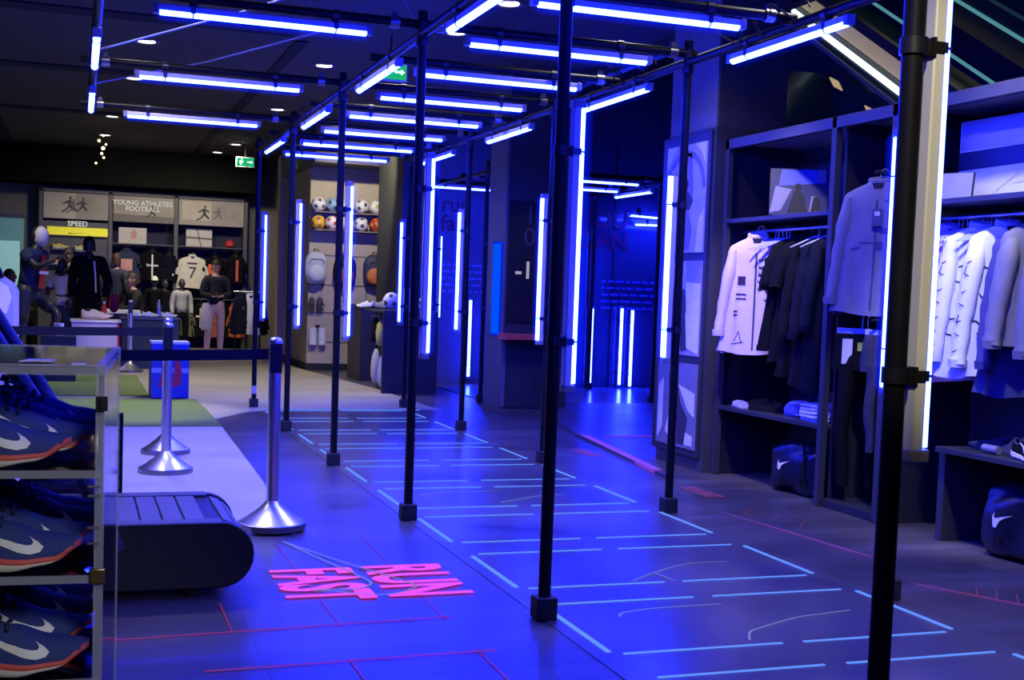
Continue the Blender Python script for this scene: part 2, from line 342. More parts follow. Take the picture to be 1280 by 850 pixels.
# cluster of pendant bulbs far left
BULBS=[]
for i,(dx,dz,r) in enumerate(((0,0,.018),(-.06,-.08,.022),(0,-.19,.028),(-.02,-.27,.02),(.01,-.33,.018),(-.1,-.42,.016),(.04,-.13,.016))): m=MB(); m.ell((dx,0,dz),(r,r,r),8,6); BULBS.append(m)
o=T('bulb_cluster','string of tiny warm bulbs hanging left of the lane frame','pendant light',(.35,20,3.42))
for m in BULBS: m.build('bulb',emit_mat('warm_bulb',(1,.75,.3),5),o)
m=MB(); m.cyl((0,0,-.45),(0,0,.18),.004,n=6); m.build('cord',black,o)
def exit_sign(loc,label,w=.3):
    o=T('exit_sign',label,'exit sign',loc)
    m=MB(); m.bb((-w/2,-.03,-.08),(w/2,.03,.08)); m.build('case',mat('exit_case',(.5,.5,.5),.5),o)
    m=MB(); m.bb((-w/2+.01,-.034,-.07),(w/2-.01,-.03,.07)); m.build('face',emit_mat('exit_green',(.01,.5,.18),.9),o)
    m=MB(); M=basis((0,-.036,0),(1,0,0),(0,0,1))
    for p in ([(-.09,.03),(-.05,.03),(-.02,0),(-.06,-.02),(-.05,-.05),(-.08,-.05),(-.1,-.01)],circ(-.055,.048,.014),[(.03,-.012),(.09,-.012),(.09,-.03),(.13,0),(.09,.03),(.09,.012),(.03,.012)]): m.prism(p,.001,M)
    m.build('pictogram',emit_mat('exit_white',(.7,1,.8),1.2),o)
    m=MB(); m.cyl((0,0,.08),(0,0,3.6-loc[2]),.008,n=8); m.build('stem',black,o)
exit_sign((2.62,21.2,3.28),'green exit sign at the far end of the left rail')
exit_sign((2.72,11.4,3.26),'green exit sign hanging above the third lane post')
exit_sign((-1.6,21,3.1),'green exit sign at the far left edge',.26)
m=MB(); M=basis((-.42,5.95,2.45),(1,0,0),(0,0,1)); m.prism([(-.5,.35),(.08,.35),(.1,.1),(.045,-.05),(-.5,-.05)],.02,M)
o=T('hanging_signboard','grey panel hung from the ceiling at the far left edge','panel',(0,0,0)); m.build('panel_face',mat('panel_grey',(.25,.25,.26),.6),o)
m=MB(); m.cyl((-.6,5.95,2.79),(-.6,5.95,3.6),.01,n=8); m.build('hanger_rod',black,o)

# ================================================================ pipe frame over the lane
LX,RX,EX=1.718,3.294,.085
YS=[2.314+2.093*i for i in range(6)]
H=2.61
fr=T('pipe_frame','black scaffold pipe frame standing over the glowing lane','frame')
def post(parent,x,y,h=H+.12,tape=False):
    m=MB(); m.cyl((x,y,.05),(x,y,h),.0245,n=20); p=m.build('post',black,parent)
    m=MB(); m.bb((x-.042,y-.042,.002),(x+.042,y+.042,.09)); m.build('base_block',mat('base_rubber',(.02,.02,.022),.6),p,bev=.006)
    m=MB()
    m.lathe([(.0246,h-.185),(.034,h-.185),(.034,h-.14),(.029,h-.135),(.029,h-.105),(.034,h-.10),(.034,h-.055),(.0246,h-.055)],16,(x,y,0),cap=False)
    m.build('collar',mat('clamp_metal',(.06,.06,.065),.35,.8),p)
    if tape:
        m=MB(); m.cyl((x,y,.14),(x,y,.22),.0255,n=16); m.build('tape',mat('white_tape',(.6,.6,.65),.5),p)
    return p
def pipe(name,parent,a,b,clamps=True):
    m=MB(); m.cyl(a,b,.0245,n=16); p=m.build(name,black,parent)
    if clamps:
        d=(V(b)-V(a)).normalized(); m=MB()
        for t in (.09,.91):
            m=MB(); c=V(a).lerp(V(b),t); m.cyl(c-d*.025,c+d*.025,.033,n=14); m.box(c+V((0,0,.04)),(.03,.03,.03))
            m.build('clamp',mat('clamp_bright',(.3,.3,.32),.3,.9),p)
    return p
for i,y in enumerate(YS):
    post(fr,LX,y,tape=(i==5))
    if i>0: post(fr,RX,y)
pipe('rail',fr,(LX,-1.2,H),(LX,YS[5]+.06,H),False)
pipe('rail',fr,(RX,-1.2,H),(RX,YS[5]+.06,H),False)
pipe('rail',fr,(EX,-1.2,H),(EX,YS[4]+.06,H),False)
CY=[YS[0]+1.0465*k for k in range(1,11)]
for y in [YS[0]]+CY: pipe('crossbar',fr,(LX-.05,y,H+.05),(RX+.05,y,H+.05))
for i in (0,1,2,3,4): pipe('crossbar',fr,(EX-.08,YS[i],H+.05),(LX,YS[i],H+.05))
for a,b in (((EX,8.0,2.62),(LX-.1,5.9,2.9)),((EX,9.2,2.60),(LX-.2,8.0,2.9)),((LX,6.6,2.66),(.9,5.6,3.55))):
    m=MB(); m.tube([a,V(a).lerp(V(b),.5)-V((0,0,.03)),b],.006,6); m.build('cable',mat('pale_cable',(.35,.35,.38),.5),fr)
for x,y in ((RX-.06,6.9),(RX-.08,5.2),(RX-.05,9.0),(RX-.07,11.0),(LX+.06,10.2)):
    m=MB(); pts=[]
    for k in range(40): a=k*.55; pts.append((x+.05*math.cos(a)+.02*math.sin(a*2.3),y+k*.018+.05*math.sin(a*.7),H+.05+.06*math.sin(a*.9)))
    m.tube(pts,.005,5); m.build('cable',black,fr)
# the LED tubes: local z = length, diffuser looks along +x, pipe at x=-.07
TL=1.04
housing_mat=mat('tube_housing',(.68,.66,.62),.45,var=.06)
def tube_meshes():
    hw,dp=.021,.03
    m=MB(); m.bb((-dp,-hw,-TL/2-.02),(0,hw,TL/2+.02)); hm=m
    d=MB(); prof=[(0,-.017)]+[(.019*math.sin(PI*k/8),-.017*math.cos(PI*k/8)) for k in range(1,8)]+[(0,.017)]
    d.loft([[V((x*1.2,y*1.16,z)) for x,y in prof] for z in (-TL/2,TL/2)])
    caps=[]
    for s in (-1,1):
        c=MB(); c.bb((-dp-.003,-hw-.003,s*(TL/2+.004)),(.016,hw+.003,s*(TL/2+.035))); caps.append(c)
    clamps=[]
    for s in (-1,1):
        z=s*(TL/2-.16); c=MB(); c.bb((-dp-.006,-hw-.005,z-.02),(-dp+.002,hw+.005,z+.02)); c.bb((-.05,-.012,z-.014),(-dp,.012,z+.014))
        c.cyl((-.0695,0,z-.018),(-.0695,0,z+.018),.0305,n=14)
        c.bb((-dp,-hw-.003,z-.012),(.004,-hw,z+.012)); c.bb((-dp,hw,z-.012),(.004,hw+.003,z+.012))
        c.tube([(.0+.022*math.sin(PI*k/8),-.021*math.cos(PI*k/8),z) for k in range(9)],.0035,6)
        clamps.append(c)
    return hm,d,caps,clamps
hm,dm,cps,cls=tube_meshes()
capm=mat('tube_cap',(.25,.25,.28),.4)
proto=None
HALO=halo_mat()
def light_tube(M,label,group):
    global proto
    if proto is None:
        proto=T('light_tube',label,'light tube',M=M,group=group)
        hm.build('housing',housing_mat,proto,bev=.004); dm.build('diffuser',TUBE,proto)
        sm=MB(); sm.loft([[V((.008+.047*q*math.cos(2*PI*k/20),.047*q*math.sin(2*PI*k/20),z)) for k in range(20)] for z,q in ((-TL/2-.012,.75),(-TL/2+.01,1),(TL/2-.01,1),(TL/2+.012,.75))],cap=False); sm.build('sleeve',HALO,proto,smooth=80)  # shell added only to carry the painted halo
        for c in cps: c.build('end_cap',capm,proto,bev=.004)
        for c in cls: c.build('clamp',mat('clamp_metal'),proto)
        return proto
    o=dup(proto,label,M=M); o['group']=group; return o
def bare(o):  # removes the halo shell from a tube
    for c in list(o.children):
        if c.name.startswith('sleeve'): bpy.data.objects.remove(c)
ORD=['first','second','third','fourth','fifth','sixth','seventh','eighth']
ZM=1.435
fz=lambda x,y,ang,z=ZM: Matrix.Translation((x,y,z))@Matrix.Rotation(ang,4,'Z')
L0T=light_tube(fz(LX+.07,YS[0],0,1.46),'upright cream-backed light tube clamped to the thick nearest black post','tubes on the left posts')
for i in range(1,6): light_tube(fz(LX+.07,YS[i],0),'upright blue light tube on the %s left-row post beyond the thick nearest one'%ORD[i-1],'tubes on the left posts')
for i in range(1,6): light_tube(fz(RX-.07,YS[i],PI),'upright blue light tube on the %s right-row post counted from the nearest'%ORD[i-1],'tubes on the right posts')
def hang(x,y,along,z=H-.072):
    if along=='x': return basis((x,y,z),(0,0,-1),(0,1,0))
    return basis((x,y,z),(0,0,-1),(-1,0,0))
for i,y in enumerate(CY[2:]): light_tube(hang((LX+RX)/2,y,'x',H-.02),'level blue light tube across the lane, %s crossbar back among those in view'%ORD[i],'overhead crosswise tubes')
for i in (2,3,4): light_tube(hang((EX+LX)/2-.01,YS[i],'x',H-.02),'level blue light tube over the left aisle, %s of three going back'%ORD[i-2],'left aisle overhead tubes')
for i in range(1,5): light_tube(hang(LX,YS[i]+1.0465,'y'),'blue light tube under the left rail, %s bay going back'%ORD[i-1],'tubes under the left rail')
for i in range(1,5): light_tube(hang(RX,YS[i]+1.0465,'y'),'blue light tube under the right rail, %s bay going back'%ORD[i-1],'tubes under the right rail')
for i in (2,3): light_tube(hang(EX,YS[i]+1.0465,'y'),'short-looking blue tube under the far left rail, %s'%('nearer one' if i==2 else 'farther one'),'tubes under the far left rail')
bare(L0T)
# second frame in the side room
QX,SX=4.36,6.52
f2=T('pipe_frame','second black pipe frame behind the right row of posts','frame')
for x,y,t in ((QX,15.53,True),(QX,13.43,False),(SX,13.43,False),(SX,15.4,False)): post(f2,x,y,tape=t)
pipe('rail',f2,(QX,13.3,H),(QX,15.58,H),False); pipe('rail',f2,(SX,13.3,H),(SX,15.55,H),False)
for y in (13.43,14.48,15.45): pipe('crossbar',f2,(QX,y,H+.05),(SX,y,H+.05))
for y in (CY[0]-1.0465,CY[0],CY[1]): light_tube(hang((LX+RX)/2,y,'x',H-.02),'level blue light tube over the near end of the lane, just above the picture','near tubes above the frame edge')
for i in (0,1): light_tube(hang((EX+LX)/2-.01,YS[i],'x',H-.02),'level blue light tube over the near left aisle, just above the picture','near tubes above the frame edge')
G2='tubes in the side room'
light_tube(fz(QX+.07,13.43,0),'upright blue tube on the nearer post left of the level column',G2)
light_tube(fz(QX+.07,15.53,0),'upright blue tube on the white-taped post behind the lane',G2)
light_tube(hang(5.7,13.43,'x',H-.02),'level blue tube of the side room, nearest crossbar',G2)
light_tube(hang(5.9,14.48,'x',H-.02),'level blue tube of the side room, middle crossbar',G2)
light_tube(hang(SX,14.2,'y'),'slanted-looking blue tube under the side room rail',G2)
light_tube(hang(4.8,15.45,'x',H-.02),'level pale tube near the column in the side room',G2)
def wall_tube(x,z,y,label,ang=-PI/2): light_tube(fz(x,y,ang,z),label,G2)
wall_tube(6.6,.565,15.54,'upright blue tube standing on the glossy floor, left of a pair of tubes')
wall_tube(6.58,1.62,15.54,'upright blue tube fixed above a standing tube on the dark wall')
wall_tube(7.04,.58,15.54,'left tube of the short pair on the glossy dark wall')
wall_tube(7.2,.56,15.54,'right tube of the short pair on the glossy dark wall')
wall_tube(5.08,.62,16.22,'upright blue tube low on the blue wall left of the column')
for i,(x,y,z,a) in enumerate(((7.4,15.3,2.35,.35),(7.6,15.2,2.25,-.35),(7.9,14.4,2.45,-.5))):
    light_tube(basis((x,y,z),(0,0,-1),(-math.sin(a),math.cos(a),0)),'angled blue tube hung near the dark side room wall, %s of three'%('leftmost','middle','rightmost')[i],G2)
    m=MB(); m.cyl((x,y,z+.08),(x,y,5.6),.006,n=6); tag(m.build('hanging_wire',black),'thin black wire carrying the %s angled side room tube'%('leftmost','middle','rightmost')[i],'wire')
# printed lines of text on the walls
m=MB(); 
def print_lines(m,x0,x1,y,z0,n,h):
    rd=random.Random(int(x0*100))
    for k in range(n):
        x=x0
        while x<x1-.05:
            w=rd.uniform(.04,.15); m.bb((x,y-.003,z0-.09*k),(min(x1,x+w),y,z0-.09*k+h)); x+=w+.03
print_lines(m,4.62,5.4,16.298,1.6,5,.03)
tag(m.build('wall_lettering',mat('wall_print',(.3,.3,.36),.6)),'small pale lines of print on the blue wall behind the posts','lettering')
m=MB(); add_text(m,'YOU\nCAN',.34,basis((6.75,15.6,2.15),(1,0,0),(0,0,1)),.01)
tag(m.build('wall_lettering',mat('dim_red_print',(.12,.01,.03),.5)),'dim red capitals on the glossy dark wall of the side room','lettering')
m=MB(); print_lines(m,6.75,7.7,15.604,1.45,5,.032)
tag(m.build('wall_lettering',mat('dim_blue_print',(.1,.1,.3),.5)),'faint lines of print on the glossy dark wall above the tubes','lettering')
m=MB(); add_text(m,'run\nfast',.3,basis((4.85,16.29,2.3),(1,0,0),(0,0,1)),.006)
tag(m.build('wall_lettering',mat('dim_red_print')),'dim red letters high on the grey wall left of the column','lettering')
# ================================================================ lane lights and floor projections
ln=T('lane_markings','glowing blue rectangles marked along the floor lane','floor marking')
for k in range(-1,9):
    y0=3.895+.974*k
    for x in (1.782,3.243):
        m=MB(); m.bb((x-.01,y0+.03,.003),(x+.01,y0+.66,.006)); m.build('edge_strip',STRIP,ln,smooth=0)
    for yy in (y0,y0+.70):
        for xa,xb in ((1.825,2.465),(2.555,3.19)):
            m=MB(); m.bb((xa,yy-.0065,.003),(xb,yy+.0065,.006)); m.build('cross_strip',STRIP,ln,smooth=0)
m=MB(); m.bb((1.75,12.49,.003),(3.4,12.51,.006)); m.build('end_strip',STRIP,ln,smooth=0)
def smooth_path(p,n=8):
    out=[]
    for i in range(len(p)-1):
        a=p[max(i-1,0)];b=p[i];c=p[i+1];d=p[min(i+2,len(p)-1)]
        for k in range(n):
            t=k/n; out.append(tuple(.5*((2*b[j])+(-a[j]+c[j])*t+(2*a[j]-5*b[j]+4*c[j]-d[j])*t*t+(-a[j]+3*b[j]-3*c[j]+d[j])*t**3) for j in range(2)))
    return out+[p[-1]]
def ribbon(mb,p,w,z=.006,dash=False):
    q=smooth_path(p); vs=[];fs=[]
    for i,(x,y) in enumerate(q):
        a=V(q[max(i-1,0)]);b=V(q[min(i+1,len(q)-1)]); d=(b-a).normalized(); n=V((-d.y,d.x))*w/2
        vs+=[(x+n.x,y+n.y,z),(x-n.x,y-n.y,z)]
    fs=[(2*i,2*i+1,2*i+3,2*i+2) for i in range(len(q)-1) if not dash or i%4<2]
    mb.add(vs,fs)
for nm,lb,paths,dash,w in (('light_drawing','thin pale branching line projected on the lane by the nearest post',[[(2.33,4.91),(2.5,5.04),(2.73,5.18),(2.96,5.2)],[(2.5,5.04),(2.52,4.87)]],False,.008),
  ('light_drawing','thin pale line curving across the near lane rectangle',[[(2.02,4.36),(2.06,4.41),(2.22,4.45),(2.52,4.46)]],False,.009),
  ('light_drawing','dashed pale curve on the lane left of the nearest post',[[(2.36,3.95),(2.42,4.05),(2.5,4.1),(2.71,4.2),(2.85,4.23),(3.01,4.26)]],True,.009),
  ('light_drawing','thin pale hooked line on the middle of the lane',[[(2.05,7.2),(2.0,7.26),(2.16,7.34),(2.53,7.35)]],False,.012),
  ('light_drawing','dashed pale curve across the middle of the lane',[[(2.40,6.93),(2.58,7.05),(2.74,7.14),(2.9,7.18)]],True,.012)):
    m=MB()
    for p in paths: ribbon(m,p,w)
    tag(m.build(nm,PALE,smooth=0),lb,'floor projection')
m=MB()
ribbon(m,[(.96,5.99),(1.06,5.6),(1.18,5.16),(1.17,5.03),(1.05,4.96),(.93,4.99),(1.08,5.0)],.011,.009); ribbon(m,[(.96,5.99),(1.15,5.5),(1.35,5.05),(1.34,4.95),(1.22,4.87),(1.1,4.9),(.96,5.0)],.011,.009)
tag(m.build('light_drawing',PALE,smooth=0),'two pale looping lines drawn over the pink floor lettering','floor projection')
fl=T('floor_lettering','big pink block letters projected on the blue floor','floor projection')
for wd,x,s in (('RUN',1.375,.40),('FAST',.965,.37)):
    m=MB(); add_text(m,wd,.36,basis((x,5.12,.006),(0,-1,0),(1,0,0)),.012,sx=.78 if wd=='RUN' else .72,sy=1.34)
    m.build('word',PINK,fl,smooth=0)
gd=T('laser_grid','thin red laser grid lines on the floor beside the treadmill','floor projection')
for (a,b) in (((.142,4.40),(.142,4.77)),((.54,4.47),(.54,4.87)),((.935,4.44),(.92,5.97)),((1.345,4.47),(1.37,6.06)),((.08,4.43),(1.37,4.5)),((.4,4.01),(1.4,4.04)),((.885,3.4),(.88,4.06)),((1.33,3.4),(1.335,4.06))):
    m=MB(); m.tube([(a[0],a[1],.004),(b[0],b[1],.004)],.0022,4); m.build('laser_line',mat('laser_red',(.11,.1,.11),.5,emit=(.62,.03,.10),estr=.34),gd)
for lb,x,y in (('small red projected lettering on the floor beside the poster pillar',3.85,7.15),('small pink projected lettering on the floor, middle of the right aisle',3.85,9.08)):
    m=MB(); add_text(m,'RUN FAST',.1,basis((x,y,.006),(0,-1,0),(1,0,0)),.004,sx=.9,sy=1.6); tag(m.build('floor_lettering',REDL,smooth=0),lb,'floor projection')
m=MB()
for k in range(5): x=3.72+.03*k; y=6.35-.1*k; m.tube([(x,y,.004),(x+.17,y+.2,.004)],.002,4)
for k in range(3): m.tube([(3.62+.03*k,6.45-.2*k,.005),(3.74+.015*k,5.2-.06*k,.005)],.001,4)
tag(m.build('laser_marks',REDL),'red laser scratches on the plank floor before the black pipe post','floor projection')
m=MB()
for k in range(3): m.tube([(3.72+.05*k,4.35-.07*k,.004),(3.84+.05*k,4.5-.07*k,.004)],.002,4)
for k in range(2): m.tube([(3.6,4.65-.04*k,.004),(3.98,3.9-.05*k,.004)],.0012,4)
tag(m.build('laser_marks',REDL),'red laser scratches on the floor by the right frame edge','floor projection')
m=MB(); m.bb((4.42,9.98,.021),(5.6,10.02,.026)); m.prism([(3.93,8.0),(3.99,8.0),(4.3,10.1),(4.24,10.15)],.024,Matrix.Identity(4)); tag(m.build('floor_edge_light',mat('pink_edge',(.3,.1,.25),.4,emit=(.9,.15,.45),estr=.12),smooth=0),'pink lit edge strip of the raised floor beside the poster pillar','floor light')
# ================================================================ barrier posts and belts
def stanchion(x,y,label,h=.975):
    o=T('barrier_post',label,'barrier post',(x,y,.012 if y>6.2 and y<10.9 else .004),0,'steel barrier posts')
    m=MB(); m.lathe([(.001,0),(.172,0),(.175,.01),(.172,.03),(.165,.034)],32); m.build('base_ring',mat('base_ring_metal',(.3,.3,.31),.35,1),o)
    m=MB(); m.lathe([(.16,.034),(.12,.062),(.075,.095),(.045,.125),(.036,.14),(.001,.14)],32); m.build('base_cone',steel,o,smooth=50)
    m=MB(); m.cyl((0,0,.13),(0,0,h-.03),.0315,n=24); m.build('pole',steel,o)
    m=MB(); m.lathe([(.034,h-.035),(.036,h-.02),(.03,h-.006),(.015,h),(.001,h)],24); m.build('cap',steel,o,smooth=60)
    m=MB(); m.bb((-.03,-.036,h-.18),(.03,.036,h-.03)); m.build('belt_cassette',mat('cassette_black',(.012,.012,.015),.4),o,bev=.004)
    return o
stanchion(.955,6.33,'nearest steel barrier post, at the corner of the pale platform')
stanchion(.56,8.31,'middle steel barrier post standing on the pale platform')
stanchion(.62,9.24,'steel barrier post directly behind the middle one',.98)
stanchion(.69,17.6,'farthest steel barrier post, beyond the turf, left of the blue box',.98)
bm_=mat('belt_webbing',(.012,.012,.016),.7,scale=80)
def belt(a,b,label,sag=.012):
    m=MB(); n=16; vs=[]; 
    for i in range(n+1):
        t=i/n; p=V(a).lerp(V(b),t)-V((0,0,sag*4*t*(1-t)))
        d=(V(b)-V(a)).normalized(); nn=V((-d.y,d.x,0))*.0012
        vs.append([p+nn+V((0,0,.027)),p+nn-V((0,0,.027)),p-nn-V((0,0,.027)),p-nn+V((0,0,.027))])
    m.loft(vs); tag(m.build('barrier_belt',bm_),label,'barrier belt','black barrier belts')
belt((.92,6.33,.9),(-1.6,6.28,.875),'nearer black belt stretched left from the nearest steel post')
belt((.525,8.31,.925),(-2.4,8.28,.92),'farther black belt stretched left from the middle steel post')
stanchion(-1.63,6.28,'steel barrier post outside the left edge holding the nearer belt')
stanchion(-2.43,8.28,'steel barrier post outside the left edge holding the farther belt')
# ================================================================ treadmill
tm=T('treadmill','black curved slat treadmill behind the clear shoe cabinet','treadmill',(0,5.35,.004))
tb=mat('treadmill_black',(.012,.012,.013),.45); tg=mat('treadmill_grey',(.11,.11,.12),.45)
def capsule(x0,x1,z0,z1,n=12):
    r=(z1-z0)/2; return [(x0,z0),(x0,z1)]+[(x1-r+r*math.sin(a),z0+r+r*math.cos(a)) for a in [PI*k/n for k in range(n+1)]]
for s in (-1,1):
    m=MB(); M=basis((0,s*.355+.02,0),(1,0,0),(0,0,1)); m.prism(capsule(-1.1,.685,.035,.30),.045,M); m.build('side_cover',tb,tm,bev=.006)
    m=MB(); m.bb((-1.1,s*.335-.045,.285),(.56,s*.335+.045,.302)); m.build('side_step',tg,tm,bev=.006)
m=MB(); M=basis((0,.335,0),(1,0,0),(0,0,1)); m.prism(capsule(-1.1,.665,.05,.288),.67,M); m.build('deck',tb,tm)
for k in range(14):
    x=.46-.085*k; m=MB(); m.bb((x-.039,-.285,.286),(x+.039,.285,.297)); m.build('slat',mat('slat_grey',(.17,.17,.185),.5),tm,bev=.003)
for k in range(3):
    a=.35+.45*k; cx,cz=.665-.119,.169; r=.121; x=cx+r*math.sin(a); z=cz+r*math.cos(a)
    m=MB(); m.box((x,0,z),(.045,.57,.012),Matrix.Rotation(a,3,'Y')); m.build('slat',mat('slat_grey'),tm,bev=.003)
for x,y in ((.45,-.3),(.45,.3),(-.9,-.3),(-.9,.3)):
    m=MB(); m.cyl((x,y,-.002),(x,y,.06),.03,n=14); m.build('foot',tb,tm)
arm=mat('treadmill_arm',(.035,.035,.042),.45)
for s in (-1,1):
    m=MB(); m.tube([(.16,s*.37,.2),(.05,s*.37,.45),(-.28,s*.37,1.0),(-.42,s*.37,1.24)],[.035,.035,.032,.03],12,sx=1.2); m.build('upright_arm',arm,tm)
    m=MB(); m.tube([(-.42,s*.37,1.22),(-.3,s*.37,1.26),(-.1,s*.37,1.0),(.1,s*.37,.75)][:2],[.025,.025],10); m.build('handrail',arm,tm)
m=MB(); m.box((-.44,0,1.28),(.10,.72,.10),Matrix.Rotation(-.5,3,'Y')); m.build('console',arm,tm,bev=.02)
vg=T('slatted_screen','dark slatted panel seen through the clear cabinet beside the treadmill','panel',(.02,6.0,.014))
m=MB(); m.bb((-.25,-.02,0),(.19,.02,.62)); m.build('back_board',dblack,vg)
for k in range(10): m=MB(); m.bb((-.24,-.03,.05+.055*k),(.18,-.02,.085+.055*k)); m.build('slat',dgrey,vg)
# ================================================================ clear shoe cabinet with running shoes
acr=glass_mat('clear_acrylic',(.90,.92,.97),.05,.06); acre=mat('acrylic_edge_gleam',(.75,.77,.9),.25,alpha=.26,var=.1,scale=8)  # pale edge colour stands in for the gleam along the acrylic edges
cab=T('shoe_cabinet','clear acrylic shoe cabinet with shelves at the left edge','cabinet',M=Matrix.Translation((.042,2.03,0))@Matrix.Rotation(math.radians(-4),4,'Z'))
CW,CD,CT=.62,.58,1.114
m=MB(); m.bb((-CW,0,.003),(0,CD,.04)); m.build('plinth',mgrey,cab)
m=MB(); m.bb((-CW,0,CT-.012),(0,CD,CT)); m.build('top_panel',acr,cab,smooth=0)
for n_,a,b in (('side_panel',(-.008,.006,.04),(0,CD,CT-.012)),('side_panel',(-CW,.006,.04),(-CW+.008,CD,CT-.012)),('back_panel',(-CW,CD-.006,.04),(0,CD,CT-.012))):
    m=MB(); m.bb(a,b); m.build(n_,acr,cab,smooth=0)
SZ=[.951,.785,.619,.453,.287,.121]
for z in SZ: m=MB(); m.bb((-CW+.008,.004,z-.012),(-.008,CD-.006,z)); m.build('shelf',acr,cab,smooth=0); 
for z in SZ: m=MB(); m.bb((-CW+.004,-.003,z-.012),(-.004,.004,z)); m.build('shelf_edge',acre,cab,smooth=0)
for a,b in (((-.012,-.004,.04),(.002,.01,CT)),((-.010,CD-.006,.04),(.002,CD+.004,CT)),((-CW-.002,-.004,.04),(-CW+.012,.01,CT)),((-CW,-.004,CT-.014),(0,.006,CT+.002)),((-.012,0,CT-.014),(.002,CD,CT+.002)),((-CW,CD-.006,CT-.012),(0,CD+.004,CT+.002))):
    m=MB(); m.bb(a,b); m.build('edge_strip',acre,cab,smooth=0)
brass=mat('brass',(.5,.38,.15),.35,1)
m=MB(); m.bb((-.018,-.009,.772),(.006,-.003,.797)); m.build('latch',brass,cab,bev=.002)
m=MB(); m.bb((-.012,-.009,1.045),(.006,-.003,1.068)); m.cyl((-.004,-.012,1.05),(-.004,-.012,1.066),.003,n=8); m.build('hinge',dblack,cab,bev=.001)
for z in (.835,.86,.91,.925): m=MB(); m.bb((-.022,-.006,z),(-.004,-.003,z+.0035)); m.build('pin',steel,cab)
m=MB(); m.bb((-.05,.02,CT+.001),(-.03,.035,CT+.003)); m.build('label_tab',white,cab)
m=MB(); m.prism([(-.13,.05),(-.085,.07),(-.08,.1),(-.12,.11)],.002,Matrix.Translation((0,0,CT+.002))); m.build('torn_sticker',white,cab)
sh_navy=mat('knit_navy',(.03,.05,.22),.8,scale=90,bump=.15); sh_mid=mat('knit_blue',(.012,.022,.13),.8,scale=90,bump=.15)
cream=mat('midsole_cream',(.62,.58,.5),.55,var=.08); coral=mat('coral_foam',(.65,.1,.08),.55); lace=mat('lace_navy',(.02,.025,.07),.8); swm=mat('emblem_white',(.8,.8,.78),.5)
SL=.285
def lerp_tab(t,tab):
    for (a,b),(c,d) in zip(tab,tab[1:]):
        if t<=c: u=(t-a)/(c-a); u=u*u*(3-2*u); return b+(d-b)*u
    return tab[-1][1]
HWT=[(0,.014),(.04,.026),(.15,.034),(.4,.033),(.68,.047),(.85,.040),(.95,.026),(1,.006)]
SBT=[(0,.016),(.12,.004),(.3,.002),(.6,.0),(.8,.010),(1,.038)]
STT=[(0,.044),(.12,.036),(.4,.030),(.7,.024),(.85,.026),(1,.047)]
UPT=[(0,.088),(.04,.098),(.1,.092),(.22,.082),(.34,.098),(.42,.096),(.6,.076),(.8,.058),(.93,.052),(1,.050)]
def sneaker_parts(parent,upper,sole=cream,stripe=coral,emblem=swm,sl=SL,shift=0):
    hw=lambda s:lerp_tab(s,HWT); sb=lambda s:lerp_tab(s,SBT); st=lambda s:lerp_tab(s,STT); up=lambda s:lerp_tab(s,UPT)
    N=30; k=sl/SL
    def sole_ring(s,z0,z1,g):
        w=hw(s)*g; r=[]
        for a in range(20):
            t=2*PI*a/20; cx=math.copysign(abs(math.cos(t))**.5,math.cos(t)); cz=math.copysign(abs(math.sin(t))**.5,math.sin(t))
            r.append(V(((s*.285)*k,cx*w*k,((z0+z1)/2+cz*(z1-z0)/2)*k)))
        return r
    m=MB(); m.loft([sole_ring(i/N,sb(i/N),st(i/N)-.007,1.06) for i in range(N+1)]); m.build('midsole',sole,parent,smooth=60)
    m=MB(); m.loft([sole_ring(i/N,st(i/N)-.011-.005*math.sin(PI*i/N),st(i/N)+.001,1.055) for i in range(N+1)]); m.build('sole_stripe',stripe,parent,smooth=60)
    def S(s,q,e=0):
        a=PI*q; w=hw(s)*.99; z0=st(s)-.004; h=up(s)-z0
        c=math.cos(a); n=math.sin(a)
        y=-math.copysign(abs(c)**.75,c)*w*(1-.38*n*max(0,1-abs(s-.2)*1.2)); z=z0+h*abs(n)**.85
        return V(((s*.285-.006*n*(1-s))*k,(y-e*c)*k,(z+e*n)*k))
    m=MB()
    def U(u,v): return S(u,v)
    nu,nv=44,24; vs=[U(i/nu,j/nv) for i in range(nu+1) for j in range(nv+1)]; fs=[]
    for i in range(nu):
        for j in range(nv):
            s=(i+.5)/nu; q=(j+.5)/nv
            if .05<s<.31 and abs(q-.5)<.26: continue
            fs.append((i*(nv+1)+j,(i+1)*(nv+1)+j,(i+1)*(nv+1)+j+1,i*(nv+1)+j+1))
    m.add(vs,fs); m.build('upper',upper,parent,smooth=70)
    m=MB(); m.ell((.052*k,0,.062*k),(.04*k,.021*k,.014*k),16,8); m.build('lining',mat('shoe_lining',(.01,.012,.03),.9),parent)
    m=MB(); m.tube([S(.055+.25*(.5-.5*math.cos(2*PI*i/24)),.5+.25*math.sin(2*PI*i/24),.001) for i in range(24)],.0045*k,8,closed=True); m.build('collar',lace,parent)
    m=MB(); m.grid(lambda u,v:S(.29+.2*u,.40+.2*v,.005+.012*(1-u)*(1-u)),8,6); m.build('tongue',lace,parent)
    for i in range(5):
        s=.36+.055*i; m=MB(); m.tube([S(s+(.02 if j%2 else -.02)*0,.3+.4*j/8,.006+.002*math.sin(j)) for j in range(9)],.003*k,6); m.build('lace',lace,parent)
    m=MB(); m.tube([S(.35+.02*math.sin(t*3),.42+.03*t,.012+.005*math.sin(t*2)) for t in [x*.35 for x in range(16)]],.0026*k,6); m.build('lace',lace,parent)
    for sd in (0,1):
        m=MB(); swoosh(m,lambda x,y:S(.80-.62*x+shift,(.05+.62*y+.05*x) if sd==0 else 1-(.05+.62*y+.05*x),.0022),3,5); m.build('emblem',emblem,parent,smooth=60)
shoe0=None
